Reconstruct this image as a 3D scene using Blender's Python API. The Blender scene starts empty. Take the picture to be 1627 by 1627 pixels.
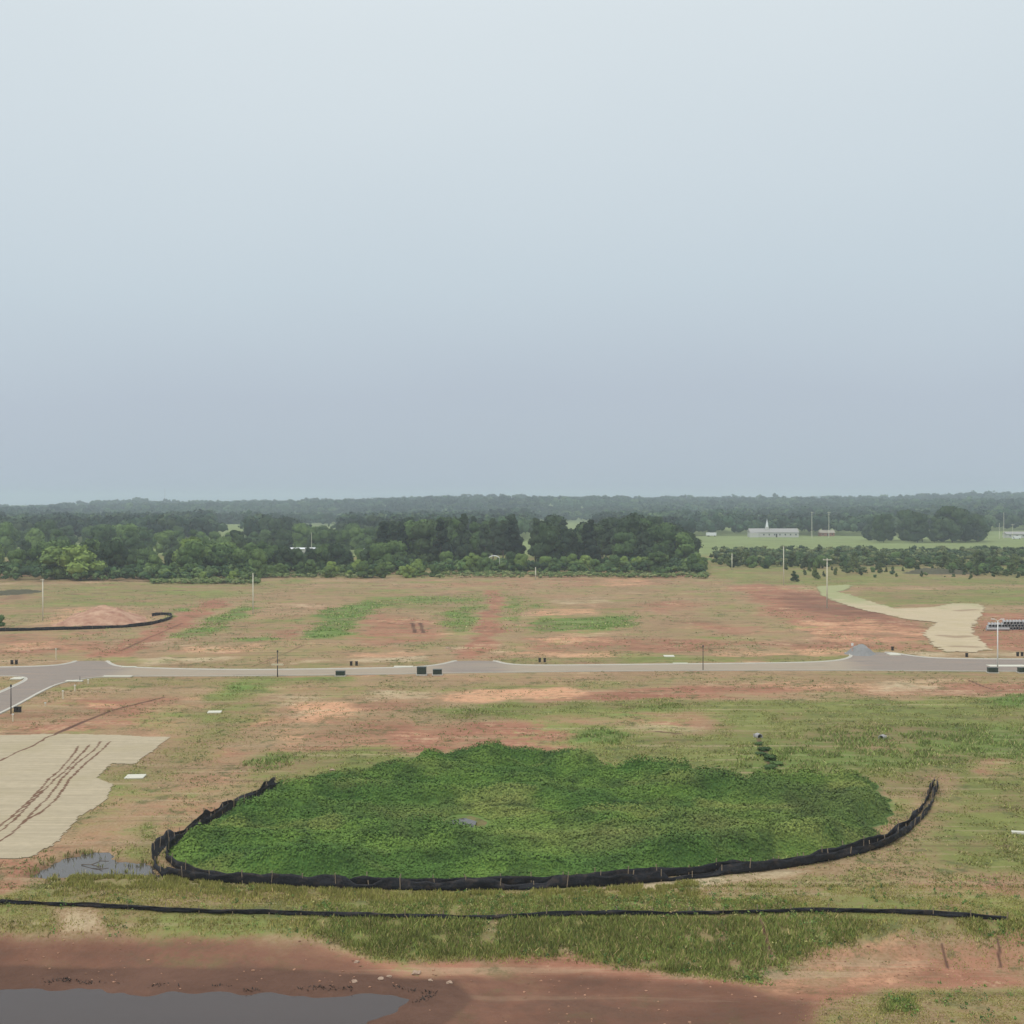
import bpy, bmesh, math, random
import numpy as np
from mathutils import Vector

SC = bpy.context.scene
COL = SC.collection
R = math.radians
random.seed(7)
RNG = np.random.default_rng(11)

# ------------------------------------------------------------------ camera, sky, sun, exposure
CAM_H, FPX, CX, CY, YH = 28.0, 2013.0, 813.5, 813.5, 800.0
PITCH = math.atan((CY - YH) / FPX)
cam_d = bpy.data.cameras.new('camera'); cam = bpy.data.objects.new('camera', cam_d); COL.objects.link(cam)
cam.location = (0, 0, CAM_H); cam.rotation_euler = (math.pi / 2 - PITCH, 0, 0)
cam_d.sensor_fit = 'HORIZONTAL'; cam_d.sensor_width = 36; cam_d.lens = 36 * FPX / 1627
cam_d.clip_start = 0.5; cam_d.clip_end = 20000
SC.camera = cam

SUN_EL, SUN_AZ = R(58), R(20)          # veiled sun, high behind the left shoulder
world = bpy.data.worlds.new('World'); SC.world = world; world.use_nodes = True
nt = world.node_tree; nt.nodes.clear()
wo = nt.nodes.new('ShaderNodeOutputWorld')
sky = nt.nodes.new('ShaderNodeTexSky'); sky.sky_type = 'NISHITA'; sky.sun_disc = False
sky.sun_elevation = SUN_EL; sky.sun_rotation = R(215); sky.dust_density = 4
bgs = nt.nodes.new('ShaderNodeBackground'); bgs.inputs[1].default_value = 0.09
nt.links.new(sky.outputs[0], bgs.inputs[0])
geo = nt.nodes.new('ShaderNodeTexCoord'); sep = nt.nodes.new('ShaderNodeSeparateXYZ')
nt.links.new(geo.outputs['Generated'], sep.inputs[0])
cn = nt.nodes.new('ShaderNodeTexNoise'); cn.inputs['Scale'].default_value = 1.1; cn.inputs['Detail'].default_value = 3
mp = nt.nodes.new('ShaderNodeMapping'); mp.inputs['Scale'].default_value = (1, 1, 2.2)
nt.links.new(geo.outputs['Generated'], mp.inputs[0]); nt.links.new(mp.outputs[0], cn.inputs['Vector'])
ma = nt.nodes.new('ShaderNodeMath'); ma.operation = 'MULTIPLY_ADD'; ma.inputs[1].default_value = 0.16; ma.inputs[2].default_value = -0.08
nt.links.new(cn.outputs[0], ma.inputs[0])
mx = nt.nodes.new('ShaderNodeMath'); mx.operation = 'MULTIPLY_ADD'; mx.inputs[1].default_value = -0.05
nt.links.new(sep.outputs[0], mx.inputs[0]); nt.links.new(ma.outputs[0], mx.inputs[2])
ad = nt.nodes.new('ShaderNodeMath'); ad.operation = 'ADD'
nt.links.new(sep.outputs[2], ad.inputs[0]); nt.links.new(mx.outputs[0], ad.inputs[1])
rp = nt.nodes.new('ShaderNodeValToRGB')
cr = rp.color_ramp
stops = [(0.0, (.455, .53, .61)), (0.09, (.49, .56, .645)), (0.19, (.58, .67, .735)), (0.36, (.715, .79, .83)), (0.6, (.95, 1.0, 1.03)), (1.0, (1.2, 1.25, 1.28))]
cr.elements[0].position = 0; cr.elements[0].color = (*stops[0][1], 1)
cr.elements[1].position = 1; cr.elements[1].color = (*stops[-1][1], 1)
for p, c in stops[1:-1]:
    e = cr.elements.new(p); e.color = (*c, 1)
nt.links.new(ad.outputs[0], rp.inputs[0])
bgc = nt.nodes.new('ShaderNodeBackground'); bgc.inputs[1].default_value = 1.0
nt.links.new(rp.outputs[0], bgc.inputs[0])
mix = nt.nodes.new('ShaderNodeMixShader'); mix.inputs[0].default_value = 0.94
nt.links.new(bgs.outputs[0], mix.inputs[1]); nt.links.new(bgc.outputs[0], mix.inputs[2])
nt.links.new(mix.outputs[0], wo.inputs[0])

sd = bpy.data.lights.new('sun', 'SUN'); sd.energy = 1.1; sd.angle = R(14); sd.color = (1, .96, .9)
sun = bpy.data.objects.new('sun', sd); COL.objects.link(sun)
sun.rotation_euler = (R(90) - SUN_EL, 0, R(-35)); sun.location = (0, 0, 200)
SC.view_settings.view_transform = 'Standard'; SC.view_settings.look = 'None'
SC.view_settings.exposure = 0.0; SC.view_settings.gamma = 1
SC.render.engine = 'CYCLES'
SC.cycles.volume_bounces = 1; SC.cycles.max_bounces = 5; SC.cycles.diffuse_bounces = 2

# ------------------------------------------------------------------ numeric helpers
def hash2(ix, iy, s):
    n = (ix.astype(np.int64) * 374761393 + iy.astype(np.int64) * 668265263 + s * 982451653) & 0xffffffff
    n = ((n ^ (n >> 13)) * 1274126177) & 0xffffffff
    n = n ^ (n >> 16)
    return (n & 0xffff) / 65535.0
def vnoise(x, y, s=0):
    ix = np.floor(x); iy = np.floor(y); fx = x - ix; fy = y - iy
    fx = fx * fx * (3 - 2 * fx); fy = fy * fy * (3 - 2 * fy)
    a = hash2(ix, iy, s); b = hash2(ix + 1, iy, s); c = hash2(ix, iy + 1, s); d = hash2(ix + 1, iy + 1, s)
    return (a + (b - a) * fx) * (1 - fy) + (c + (d - c) * fx) * fy
def fbm(x, y, s=0, o=4):
    t = 0; a = 1; w = 0
    for k in range(o):
        t = t + a * vnoise(x * 2**k, y * 2**k, s + k * 17); w += a; a *= .5
    return t / w
def ss(a, b, x):
    t = np.clip((x - a) / (b - a), 0, 1); return t * t * (3 - 2 * t)

def ray(px, py):
    u = (px - CX) / FPX; v = (CY - py) / FPX
    c, s = math.cos(PITCH), math.sin(PITCH)
    return u, c + v * s, v * c - s
def at_dist(px, d):
    """x of a picture column at distance d"""
    return (px - CX) / FPX * d
def flat(px, py, z=0.0):
    a, b, c = ray(px, py); t = (z - CAM_H) / c
    return (a * t, b * t)

def sdist(poly, X, Y):
    """signed distance (inside > 0) to a polygon in world metres"""
    d2 = np.full(X.shape, 1e18); ins = np.zeros(X.shape, bool)
    n = len(poly)
    for i in range(n):
        x0, y0 = poly[i]; x1, y1 = poly[(i + 1) % n]
        dx, dy = x1 - x0, y1 - y0
        t = np.clip(((X - x0) * dx + (Y - y0) * dy) / (dx * dx + dy * dy + 1e-12), 0, 1)
        d2 = np.minimum(d2, (X - x0 - t * dx)**2 + (Y - y0 - t * dy)**2)
        c = ((y0 > Y) != (y1 > Y)) & (X < (x1 - x0) * (Y - y0) / (y1 - y0 + 1e-12) + x0)
        ins ^= c
    d = np.sqrt(d2)
    return np.where(ins, d, -d)
def ldist(line, X, Y):
    d2 = np.full(X.shape, 1e18)
    for (x0, y0), (x1, y1) in zip(line[:-1], line[1:]):
        dx, dy = x1 - x0, y1 - y0
        t = np.clip(((X - x0) * dx + (Y - y0) * dy) / (dx * dx + dy * dy + 1e-12), 0, 1)
        d2 = np.minimum(d2, (X - x0 - t * dx)**2 + (Y - y0 - t * dy)**2)
    return np.sqrt(d2)
def W(pts, z=0.0):
    return [flat(a, b, z) for a, b in pts]

# ------------------------------------------------------------------ terrain height
WATER_Z = -2.2
POND = W([(-400, 1566), (0, 1570), (150, 1566), (230, 1575), (400, 1577), (560, 1578), (620, 1577), (668, 1586), (640, 1604), (600, 1625), (560, 1680), (450, 1760), (-400, 1760)], WATER_Z)
PUDDLE = W([(48, 1392), (75, 1374), (110, 1362), (150, 1354), (172, 1354), (188, 1366), (215, 1370), (238, 1372), (262, 1392), (240, 1397), (190, 1392), (120, 1394), (70, 1398)], -.12)
POOL = W([(713, 1318), (722, 1310), (736, 1306), (747, 1311), (744, 1321), (727, 1324)], -.5)
BASIN_PX = [(262, 1350), (272, 1376), (330, 1389), (430, 1399), (600, 1404), (800, 1401), (1000, 1393), (1150, 1379), (1300, 1362), (1370, 1346),
    (1412, 1312), (1428, 1285), (1400, 1246), (1330, 1240), (1240, 1246), (1180, 1254), (1110, 1240), (1078, 1230), (1000, 1229), (980, 1232),
    (958, 1222), (938, 1204), (860, 1200), (760, 1199), (655, 1204), (640, 1220), (560, 1230), (450, 1254), (350, 1308), (275, 1340)]
BASIN = W(BASIN_PX)
def height(x, y):
    x = np.asarray(x, float); y = np.asarray(y, float)
    z = (fbm(x / 28, y / 28, 3, 3) - .5) * .8 + (fbm(x / 4, y / 4, 9, 2) - .5) * .16
    z = z * (1 - ss(150, 165, y) * (1 - ss(232, 250, y)))
    z = z * ss(88, 96, y) * .7 + 0 * z
    z = z - 2.05 * (1 - ss(80.5, 88.5, y)) + (fbm(x / 3, y / 3, 5, 3) - .5) * .22 * (1 - ss(84, 87.4, y))
    near = y < 140
    if near.any():
        xn, yn = x[near], y[near]
        q = z[near]
        q = q - .9 * ss(-.6, 3.0, sdist(POND, xn, yn) + (fbm(xn / 1.5, yn / 1.5, 8, 2) - .5) * 1.2)
        pd_ = sdist(PUDDLE, xn, yn); q = q * (1 - .7 * ss(-3, -.5, pd_)) + .10 * ss(-3, -1.2, pd_) * (1 - ss(-1, 0, pd_)) - .22 * ss(-.7, .9, pd_ + (fbm(xn / 1.1, yn / .8, 8, 3) - .5) * 1.6)
        z = z.copy(); z[near] = q
    b = (y > 85) & (y < 165)
    if b.any():
        q = z[b]; xn, yn = x[b], y[b]
        q = q - .35 * ss(0, 8, sdist(BASIN, xn, yn)) - .5 * ss(-1.2, .8, sdist(POOL, xn, yn))
        z[b] = q
    # rolling far hills
    az = x / np.maximum(y, 300.) * FPX + CX
    amp = np.interp(az, [-200, 0, 250, 420, 600, 900, 1200, 1700], [6, 8, 15, 13, 17, 22, 29, 34])
    hill = amp * ss(1150, 3300, y) + (fbm(x / 420, y / 700, 21, 4) - .5) * 42 * ss(900, 2300, y)
    hill = hill + 5.0 * np.exp(-((x + 330) / 200)**2 - ((y - 1500) / 260)**2)
    z = z + hill
    return z
def hz(x, y): return float(height(np.array([x]), np.array([y]))[0])
def P(px, py):
    a, b, c = ray(px, py); t = CAM_H / -c if c < 0 else 4000
    for _ in range(14):
        z = hz(a * t, b * t); t = .5 * t + .5 * (z - CAM_H) / c
    return a * t, b * t, hz(a * t, b * t)

# ------------------------------------------------------------------ mesh and object helpers
def mesh_np(name, V, F, mat=None, smooth=False, mats=None, midx=None):
    V = np.asarray(V, np.float32); F = np.asarray(F, np.int32)
    me = bpy.data.meshes.new(name)
    k = F.shape[1]
    me.vertices.add(len(V)); me.vertices.foreach_set('co', V.ravel())
    me.loops.add(F.size); me.loops.foreach_set('vertex_index', F.ravel())
    me.polygons.add(len(F))
    me.polygons.foreach_set('loop_start', np.arange(0, F.size, k, dtype=np.int32))
    me.polygons.foreach_set('loop_total', np.full(len(F), k, np.int32))
    if mat: me.materials.append(mat)
    me.update(calc_edges=True)
    if smooth: me.polygons.foreach_set('use_smooth', np.ones(len(F), bool))
    return me
def attr(me, name, arr):
    a = me.color_attributes.new(name, 'FLOAT_COLOR', 'POINT')
    a.data.foreach_set('color', np.asarray(arr, np.float32).ravel())
def link(name, me, parent=None):
    o = bpy.data.objects.new(name, me); COL.objects.link(o)
    if parent: o.parent = parent
    return o
def tag(o, label=None, cat=None, group=None, kind=None):
    if label: o['label'] = label
    if cat: o['category'] = cat
    if group: o['group'] = group
    if kind: o['kind'] = kind
    return o
def empty(name, loc, rz=0):
    o = bpy.data.objects.new(name, None); COL.objects.link(o); o.location = loc; o.rotation_euler = (0, 0, rz)
    o.empty_display_size = .2
    return o
class MB:
    def __init__(s): s.bm = bmesh.new()
    def box(s, c, size, bev=0, rz=0, rx=0):
        from mathutils import Matrix
        m = Matrix.Translation(c) @ Matrix.Rotation(rz, 4, 'Z') @ Matrix.Rotation(rx, 4, 'X') @ Matrix.Diagonal((*size, 1))
        r = bmesh.ops.create_cube(s.bm, size=1, matrix=m)
        if bev:
            es = list({e for v in r['verts'] for e in v.link_edges})
            bmesh.ops.bevel(s.bm, geom=es, offset=bev, segments=2, affect='EDGES', profile=.6)
        return s
    def cyl(s, p0, p1, r0, r1=None, n=10, caps=True):
        p0 = Vector(p0); p1 = Vector(p1); r1 = r0 if r1 is None else r1
        d = (p1 - p0); q = Vector((0, 0, 1)).rotation_difference(d.normalized())
        a = [s.bm.verts.new(p0 + q @ Vector((r0 * math.cos(t * 2 * math.pi / n), r0 * math.sin(t * 2 * math.pi / n), 0))) for t in range(n)]
        b = [s.bm.verts.new(p1 + q @ Vector((r1 * math.cos(t * 2 * math.pi / n), r1 * math.sin(t * 2 * math.pi / n), 0))) for t in range(n)]
        for i in range(n): s.bm.faces.new((a[i], a[(i + 1) % n], b[(i + 1) % n], b[i]))
        if caps: s.bm.faces.new(a[::-1]); s.bm.faces.new(b)
        return s
    def tube(s, p0, p1, ro, ri, n=16):
        p0 = Vector(p0); p1 = Vector(p1); q = Vector((0, 0, 1)).rotation_difference((p1 - p0).normalized())
        rings = []
        for p, r in ((p0, ri), (p0, ro), (p1, ro), (p1, ri)):
            rings.append([s.bm.verts.new(p + q @ Vector((r * math.cos(t * 2 * math.pi / n), r * math.sin(t * 2 * math.pi / n), 0))) for t in range(n)])
        for k in range(4):
            a, b = rings[k], rings[(k + 1) % 4]
            for i in range(n): s.bm.faces.new((a[i], a[(i + 1) % n], b[(i + 1) % n], b[i]))
        return s
    def poly(s, pts):
        s.bm.faces.new([s.bm.verts.new(p) for p in pts]); return s
    def prism(s, pts, z0, z1):
        a = [s.bm.verts.new((x, y, z0)) for x, y in pts]; b = [s.bm.verts.new((x, y, z1)) for x, y in pts]
        n = len(pts)
        for i in range(n): s.bm.faces.new((a[i], a[(i + 1) % n], b[(i + 1) % n], b[i]))
        s.bm.faces.new(a[::-1]); s.bm.faces.new(b)
        return s
    def build(s, name, mat, parent=None, smooth=False):
        bmesh.ops.recalc_face_normals(s.bm, faces=s.bm.faces)
        me = bpy.data.meshes.new(name); s.bm.to_mesh(me); s.bm.free()
        me.materials.append(mat)
        if smooth:
            for p in me.polygons: p.use_smooth = True
        return link(name, me, parent)
def copy_tree(o, parent=None):
    c = o.copy(); COL.objects.link(c); c.parent = parent
    for ch in list(o.children): copy_tree(ch, c)
    return c

# ------------------------------------------------------------------ materials
class NT:
    def __init__(s, name, rough=.9, spec=.2):
        s.m = bpy.data.materials.new(name); s.m.use_nodes = True
        s.t = s.m.node_tree; s.b = s.t.nodes['Principled BSDF']
        s.b.inputs['Roughness'].default_value = rough
        s.b.inputs['Specular IOR Level'].default_value = spec
    def n(s, t): return s.t.nodes.new(t)
    def l(s, a, b): s.t.links.new(a, b)
    def coords(s, kind='Object', scale=(1, 1, 1)):
        c = s.n('ShaderNodeTexCoord'); m = s.n('ShaderNodeMapping'); m.inputs['Scale'].default_value = scale
        s.l(c.outputs[kind], m.inputs[0]); return m.outputs[0]
    def noise(s, vec, scale, detail=4, rough=.55, dist=0):
        x = s.n('ShaderNodeTexNoise'); x.inputs['Scale'].default_value = scale; x.inputs['Detail'].default_value = detail
        x.inputs['Roughness'].default_value = rough; x.inputs['Distortion'].default_value = dist
        s.l(vec, x.inputs['Vector']); return x.outputs[0]
    def math(s, op, a, b=None, c=None):
        x = s.n('ShaderNodeMath'); x.operation = op
        for i, v in enumerate((a, b, c)):
            if v is None: continue
            if isinstance(v, (int, float)): x.inputs[i].default_value = v
            else: s.l(v, x.inputs[i])
        return x.outputs[0]
    def remap(s, v, a, b, c=0., d=1.):
        x = s.n('ShaderNodeMapRange'); s.l(v, x.inputs[0])
        for i, q in zip((1, 2, 3, 4), (a, b, c, d)): x.inputs[i].default_value = q
        return x.outputs[0]
    def mix(s, f, a, b, mode='MIX'):
        x = s.n('ShaderNodeMix'); x.data_type = 'RGBA'; x.blend_type = mode
        for sock, v in ((x.inputs[0], f), (x.inputs[6], a), (x.inputs[7], b)):
            if isinstance(v, (int, float)): sock.default_value = v
            elif isinstance(v, tuple): sock.default_value = (*v, 1)
            else: s.l(v, sock)
        return x.outputs[2]
    def base(s, c): s.l(c, s.b.inputs['Base Color']) if not isinstance(c, tuple) else setattr(s.b.inputs['Base Color'], 'default_value', (*c, 1))
    def bump(s, h, strength=.5, dist=.1):
        x = s.n('ShaderNodeBump'); x.inputs['Strength'].default_value = strength; x.inputs['Distance'].default_value = dist
        s.l(h, x.inputs['Height']); s.l(x.outputs[0], s.b.inputs['Normal'])
def simple(name, c, rough=.8, spec=.3, var=.25, scale=6, bump=0, metal=0):
    k = NT(name, rough, spec); v = k.coords(); n = k.noise(v, scale, 4)
    k.base(k.mix(n, tuple(q * (1 - var) for q in c), tuple(min(1, q * (1 + var)) for q in c)))
    k.b.inputs['Metallic'].default_value = metal
    if bump: k.bump(n, .6, bump)
    return k.m
def foliage(name, dark, light, scale=.35, objvar=.35):
    k = NT(name, .75, .15); v = k.coords()
    n = k.noise(v, scale, 3); n2 = k.noise(v, scale * 6, 2)
    f = k.remap(k.math('ADD', k.math('MULTIPLY', n, .65), k.math('MULTIPLY', n2, .35)), .36, .64)
    c = k.mix(f, dark, light)
    oi = k.n('ShaderNodeObjectInfo')
    c2 = k.mix(k.math('MULTIPLY', oi.outputs['Random'], .45), c, tuple((a + b) * .5 * g for a, b, g in zip(dark, light, (1.7, 1.3, .9))))
    br = k.remap(oi.outputs['Random'], 0, 1, 1 - objvar, 1 + objvar)
    hsv = k.n('ShaderNodeHueSaturation'); k.l(c2, hsv.inputs['Color']); k.l(br, hsv.inputs['Value'])
    k.base(hsv.outputs[0])
    return k.m
M = {}
k = NT('black_geotextile', .7, .25); v = k.coords(); n = k.noise(v, 1.3, 5, .65); n2 = k.noise(v, 7, 3)
c = k.mix(k.remap(n2, .3, .7), (.010, .011, .014), (.026, .026, .030)); c = k.mix(k.remap(n, .52, .70, 0, .6), c, (.085, .062, .048)); k.base(c); k.bump(n2, .7, .04); M['fabric'] = k.m
M['stake'] = simple('weathered_wood_stake', (.30, .23, .16), .9, .1, .4, 8)
M['green_paint'] = simple('dark_green_paint', (.03, .045, .03), .5, .4, .2, 3)
M['dark_plastic'] = simple('dark_plastic', (.035, .03, .025), .6, .3, .3, 5)
M['concrete'] = simple('pale_concrete', (.52, .49, .42), .9, .1, .15, .8)
M['white'] = simple('white_paint', (.75, .75, .72), .6, .3, .08, 2)
M['pole_pale'] = simple('pale_pole_wood', (.66, .63, .50), .8, .2, .15, 1)
M['pole_dark'] = simple('dark_bronze_pole', (.04, .035, .03), .5, .4, .2, 3)
M['stake_pale'] = simple('pale_stake', (.66, .58, .42), .9, .1, .15, 5)
M['gravel'] = simple('grey_gravel', (.27, .265, .255), .95, .1, .5, 5, .15)
M['pipe'] = simple('grey_concrete_pipe', (.38, .37, .36), .85, .2, .15, 2)
M['hole_shade'] = simple('painted_hole_shade', (.03, .025, .02), .9, .1, .3, 3)  # near-black colour painting the shade inside the culvert mouths
M['roof_grey'] = simple('grey_shingle', (.36, .35, .33), .9, .1, .1, .3)
M['wall_white'] = simple('white_siding', (.56, .55, .52), .7, .2, .05, .2)
M['roof_tan'] = simple('tan_metal_roof', (.45, .4, .32), .7, .2, .1, .2)
M['roof_white'] = simple('white_metal_roof', (.82, .83, .84), .5, .3, .05, .2)
M['brick'] = simple('red_brick', (.30, .16, .11), .9, .1, .2, 1)
M['glass'] = simple('dark_window_glass', (.03, .04, .05), .1, .5, .1, 1)
M['bark'] = simple('bark', (.13, .10, .075), .95, .1, .3, 3)
M['f_pine'] = foliage('pine_needles', (.016, .034, .022), (.045, .075, .040), .3)
M['f_dark'] = foliage('dark_leaves', (.024, .050, .024), (.065, .110, .046), .25)
M['f_mid'] = foliage('mid_leaves', (.038, .085, .034), (.110, .185, .060), .25)
M['f_lush'] = foliage('lush_leaves', (.050, .105, .036), (.150, .235, .075), .25)
M['f_pale'] = foliage('pale_leaves', (.07, .13, .038), (.19, .28, .075), .5)
M['f_young'] = foliage('young_pine_needles', (.030, .062, .024), (.11, .145, .05), .6)
M['f_far'] = None

def ground_material():
    k = NT('bare_soil_and_grass', .97, .05); v = k.coords()
    A = k.n('ShaderNodeAttribute'); A.attribute_name = 'cover_a'; B = k.n('ShaderNodeAttribute'); B.attribute_name = 'cover_b'
    sa = k.n('ShaderNodeSeparateColor'); k.l(A.outputs['Color'], sa.inputs[0]); sb = k.n('ShaderNodeSeparateColor'); k.l(B.outputs['Color'], sb.inputs[0])
    g, bg, r, o = sa.outputs[0], sa.outputs[1], sa.outputs[2], A.outputs['Alpha']
    p, w, fo = sb.outputs[0], sb.outputs[1], sb.outputs[2]
    n_big = k.noise(v, .035, 5, .6); n_mid = k.noise(v, .16, 5, .62); n_sm = k.noise(v, .9, 5, .65); n_fine = k.noise(v, 3.5, 3, .6)
    vs = k.coords('Object', (.45, 1, 1)); n_str = k.noise(vs, .30, 5, .65)
    nz1 = k.math('ADD', k.math('MULTIPLY', n_mid, .4), k.math('ADD', k.math('MULTIPLY', n_sm, .38), k.math('MULTIPLY', n_fine, .22)))
    nz2 = k.math('ADD', k.math('MULTIPLY', n_str, .5), k.math('ADD', k.math('MULTIPLY', n_sm, .3), k.math('MULTIPLY', n_fine, .2)))
    big_a = k.noise(k.coords('Object', (.75, 1, 1)), .05, 9, .72, .6); off = k.n('ShaderNodeVectorMath'); off.operation = 'ADD'; off.inputs[1].default_value = (311, 97, 5); k.l(v, off.inputs[0])
    big_b = k.noise(off.outputs[0], .065, 9, .72, .4)
    nz1 = k.math('ADD', k.math('MULTIPLY', nz1, .5), k.math('MULTIPLY', big_a, .5)); nz2 = k.math('ADD', k.math('MULTIPLY', nz2, .5), k.math('MULTIPLY', big_b, .5))
    def thr(m, nz, amp=5.0, lo=.25, hi=.85):
        return k.remap(k.math('ADD', k.math('MULTIPLY', m, .92), k.math('MULTIPLY', k.math('SUBTRACT', nz, .5), amp)), lo, hi)
    c = k.mix(k.remap(nz2, .38, .62), (.26, .185, .095), (.33, .185, .105))
    c = k.mix(k.remap(n_fine, .35, .7, 0, .55), c, (.44, .33, .21))
    c = k.mix(thr(r, nz2), c, k.mix(n_sm, (.27, .115, .07), (.37, .19, .125)))
    c = k.mix(thr(o, nz2), c, k.mix(n_sm, (.47, .22, .12), (.62, .38, .235)))
    c = k.mix(thr(p, nz2), c, k.mix(n_mid, (.42, .34, .21), (.54, .43, .28)))
    c = k.mix(thr(g, nz1), c, k.mix(k.remap(nz2, .35, .65), (.120, .145, .043), (.240, .238, .082)))
    c = k.mix(thr(bg, nz1), c, k.mix(k.remap(nz1, .35, .65), (.080, .130, .032), (.155, .220, .060)))
    c = k.mix(thr(w, nz2, 2.0), c, k.mix(n_str, (.085, .048, .034), (.155, .085, .060)))
    n_line = k.noise(k.coords('Object', (.05, 1, 1)), .55, 5, .7)
    c = k.mix(k.math('MULTIPLY', k.remap(n_line, .56, .66, 0, .42), k.math('SUBTRACT', 1, w)), c, (.115, .085, .050))
    c = k.mix(k.math('MULTIPLY', k.remap(n_line, .45, .37, 0, .5), k.math('SUBTRACT', 1, w)), c, (.40, .30, .19))
    n_spk = k.noise(v, .22, 8, .78)
    c = k.mix(k.math('MULTIPLY', k.remap(n_spk, .54, .62, 0, .7), k.math('SUBTRACT', 1, w)), c, (.095, .11, .045))
    c = k.mix(fo, c, k.mix(n_mid, (.165, .215, .080), (.235, .275, .115)))
    val = k.remap(nz1, .38, .62, .80, 1.36)
    h = k.n('ShaderNodeHueSaturation'); k.l(c, h.inputs['Color']); k.l(val, h.inputs['Value'])
    k.base(h.outputs[0])
    k.bump(k.math('ADD', k.math('MULTIPLY', n_sm, .6), k.math('MULTIPLY', n_fine, .4)), .7, .25)
    return k.m
def straw_material(name, col, green=(.3, .36, .17)):
    k = NT(name, .95, .1); v = k.coords()
    A = k.n('ShaderNodeAttribute'); A.attribute_name = 'wear'
    s = k.n('ShaderNodeSeparateColor'); k.l(A.outputs['Color'], s.inputs[0])
    n = k.noise(v, 1.2, 5, .6); n2 = k.noise(k.coords('Object', (.08, 1.5, 1)), 1.4, 3, .5); n3 = k.noise(v, .12, 4)
    c = k.mix(k.remap(n2, .35, .65), tuple(q * .88 for q in col), tuple(q * 1.08 for q in col))
    c = k.mix(k.remap(n, .4, .75, 0, .5), c, tuple(q * .75 for q in col))
    c = k.mix(k.remap(n3, .5, .72, 0, .45), c, (col[0] * .8, col[1] * .8, col[2] * .68))
    c = k.mix(k.remap(k.math('ADD', s.outputs[0], k.math('MULTIPLY', k.math('SUBTRACT', n, .5), .9)), .35, .65), c, (.17, .095, .06))
    c = k.mix(s.outputs[1], c, k.mix(n, tuple(q * .8 for q in green), tuple(q * 1.2 for q in green)))
    c = k.mix(k.remap(s.outputs[2], 0, 1, 0, .75), c, (.26, .17, .11))
    k.base(c); k.bump(n, .5, .05)
    return k.m
def asphalt_material():
    k = NT('dusty_asphalt', .9, .2); v = k.coords()
    n = k.noise(v, .08, 4); n2 = k.noise(v, 2.5, 4); n3 = k.noise(k.coords('Object', (.05, 1, 1)), .7, 3)
    A = k.n('ShaderNodeAttribute'); A.attribute_name = 'dust'
    c = k.mix(n2, (.235, .192, .160), (.31, .26, .218))
    f = k.remap(k.math('ADD', A.outputs['Fac'], k.math('MULTIPLY', k.math('SUBTRACT', k.math('ADD', k.math('MULTIPLY', n, .6), k.math('MULTIPLY', n3, .4)), .5), .9)), .3, .8, 0, .9)
    c = k.mix(f, c, (.37, .305, .225))
    n4 = k.noise(k.coords('Object', (.12, .9, 1)), .9, 5, .7); c = k.mix(k.remap(n4, .54, .68, 0, .6), c, (.40, .27, .19)); c = k.mix(k.remap(n4, .44, .34, 0, .4), c, (.13, .115, .105))
    k.base(c); return k.m
def water_material(name, mud, rough=.06):
    k = NT(name, rough, .5); v = k.coords('Object', (1, 2.5, 1)); n = k.noise(v, .5, 4); n3 = k.noise(v, .07, 3)
    k.b.inputs['IOR'].default_value = 1.33
    k.base(k.mix(n3, tuple(q * .85 for q in mud), tuple(q * 1.1 for q in mud))); k.bump(n, .12, .03)
    return k.m
def tinted(name, rough=.8):
    k = NT(name, rough, .15); A = k.n('ShaderNodeAttribute'); A.attribute_name = 'tint'
    v = k.coords(); n = k.noise(v, .6, 4)
    h = k.n('ShaderNodeHueSaturation'); k.l(A.outputs['Color'], h.inputs['Color']); k.l(k.remap(n, .3, .7, .8, 1.2), h.inputs['Value'])
    k.base(h.outputs[0]); return k.m
M['ground'] = ground_material()
M['straw'] = straw_material('straw_blanket', (.46, .385, .265))
M['straw2'] = straw_material('straw_blanket_pale', (.54, .44, .29), (.30, .33, .15))
M['asphalt'] = asphalt_material()
M['water'] = water_material('muddy_water', (.055, .036, .030), .09)
M['puddle'] = water_material('puddle_water', (.085, .072, .062), .05)
M['tint'] = tinted('living_leaves')

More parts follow.
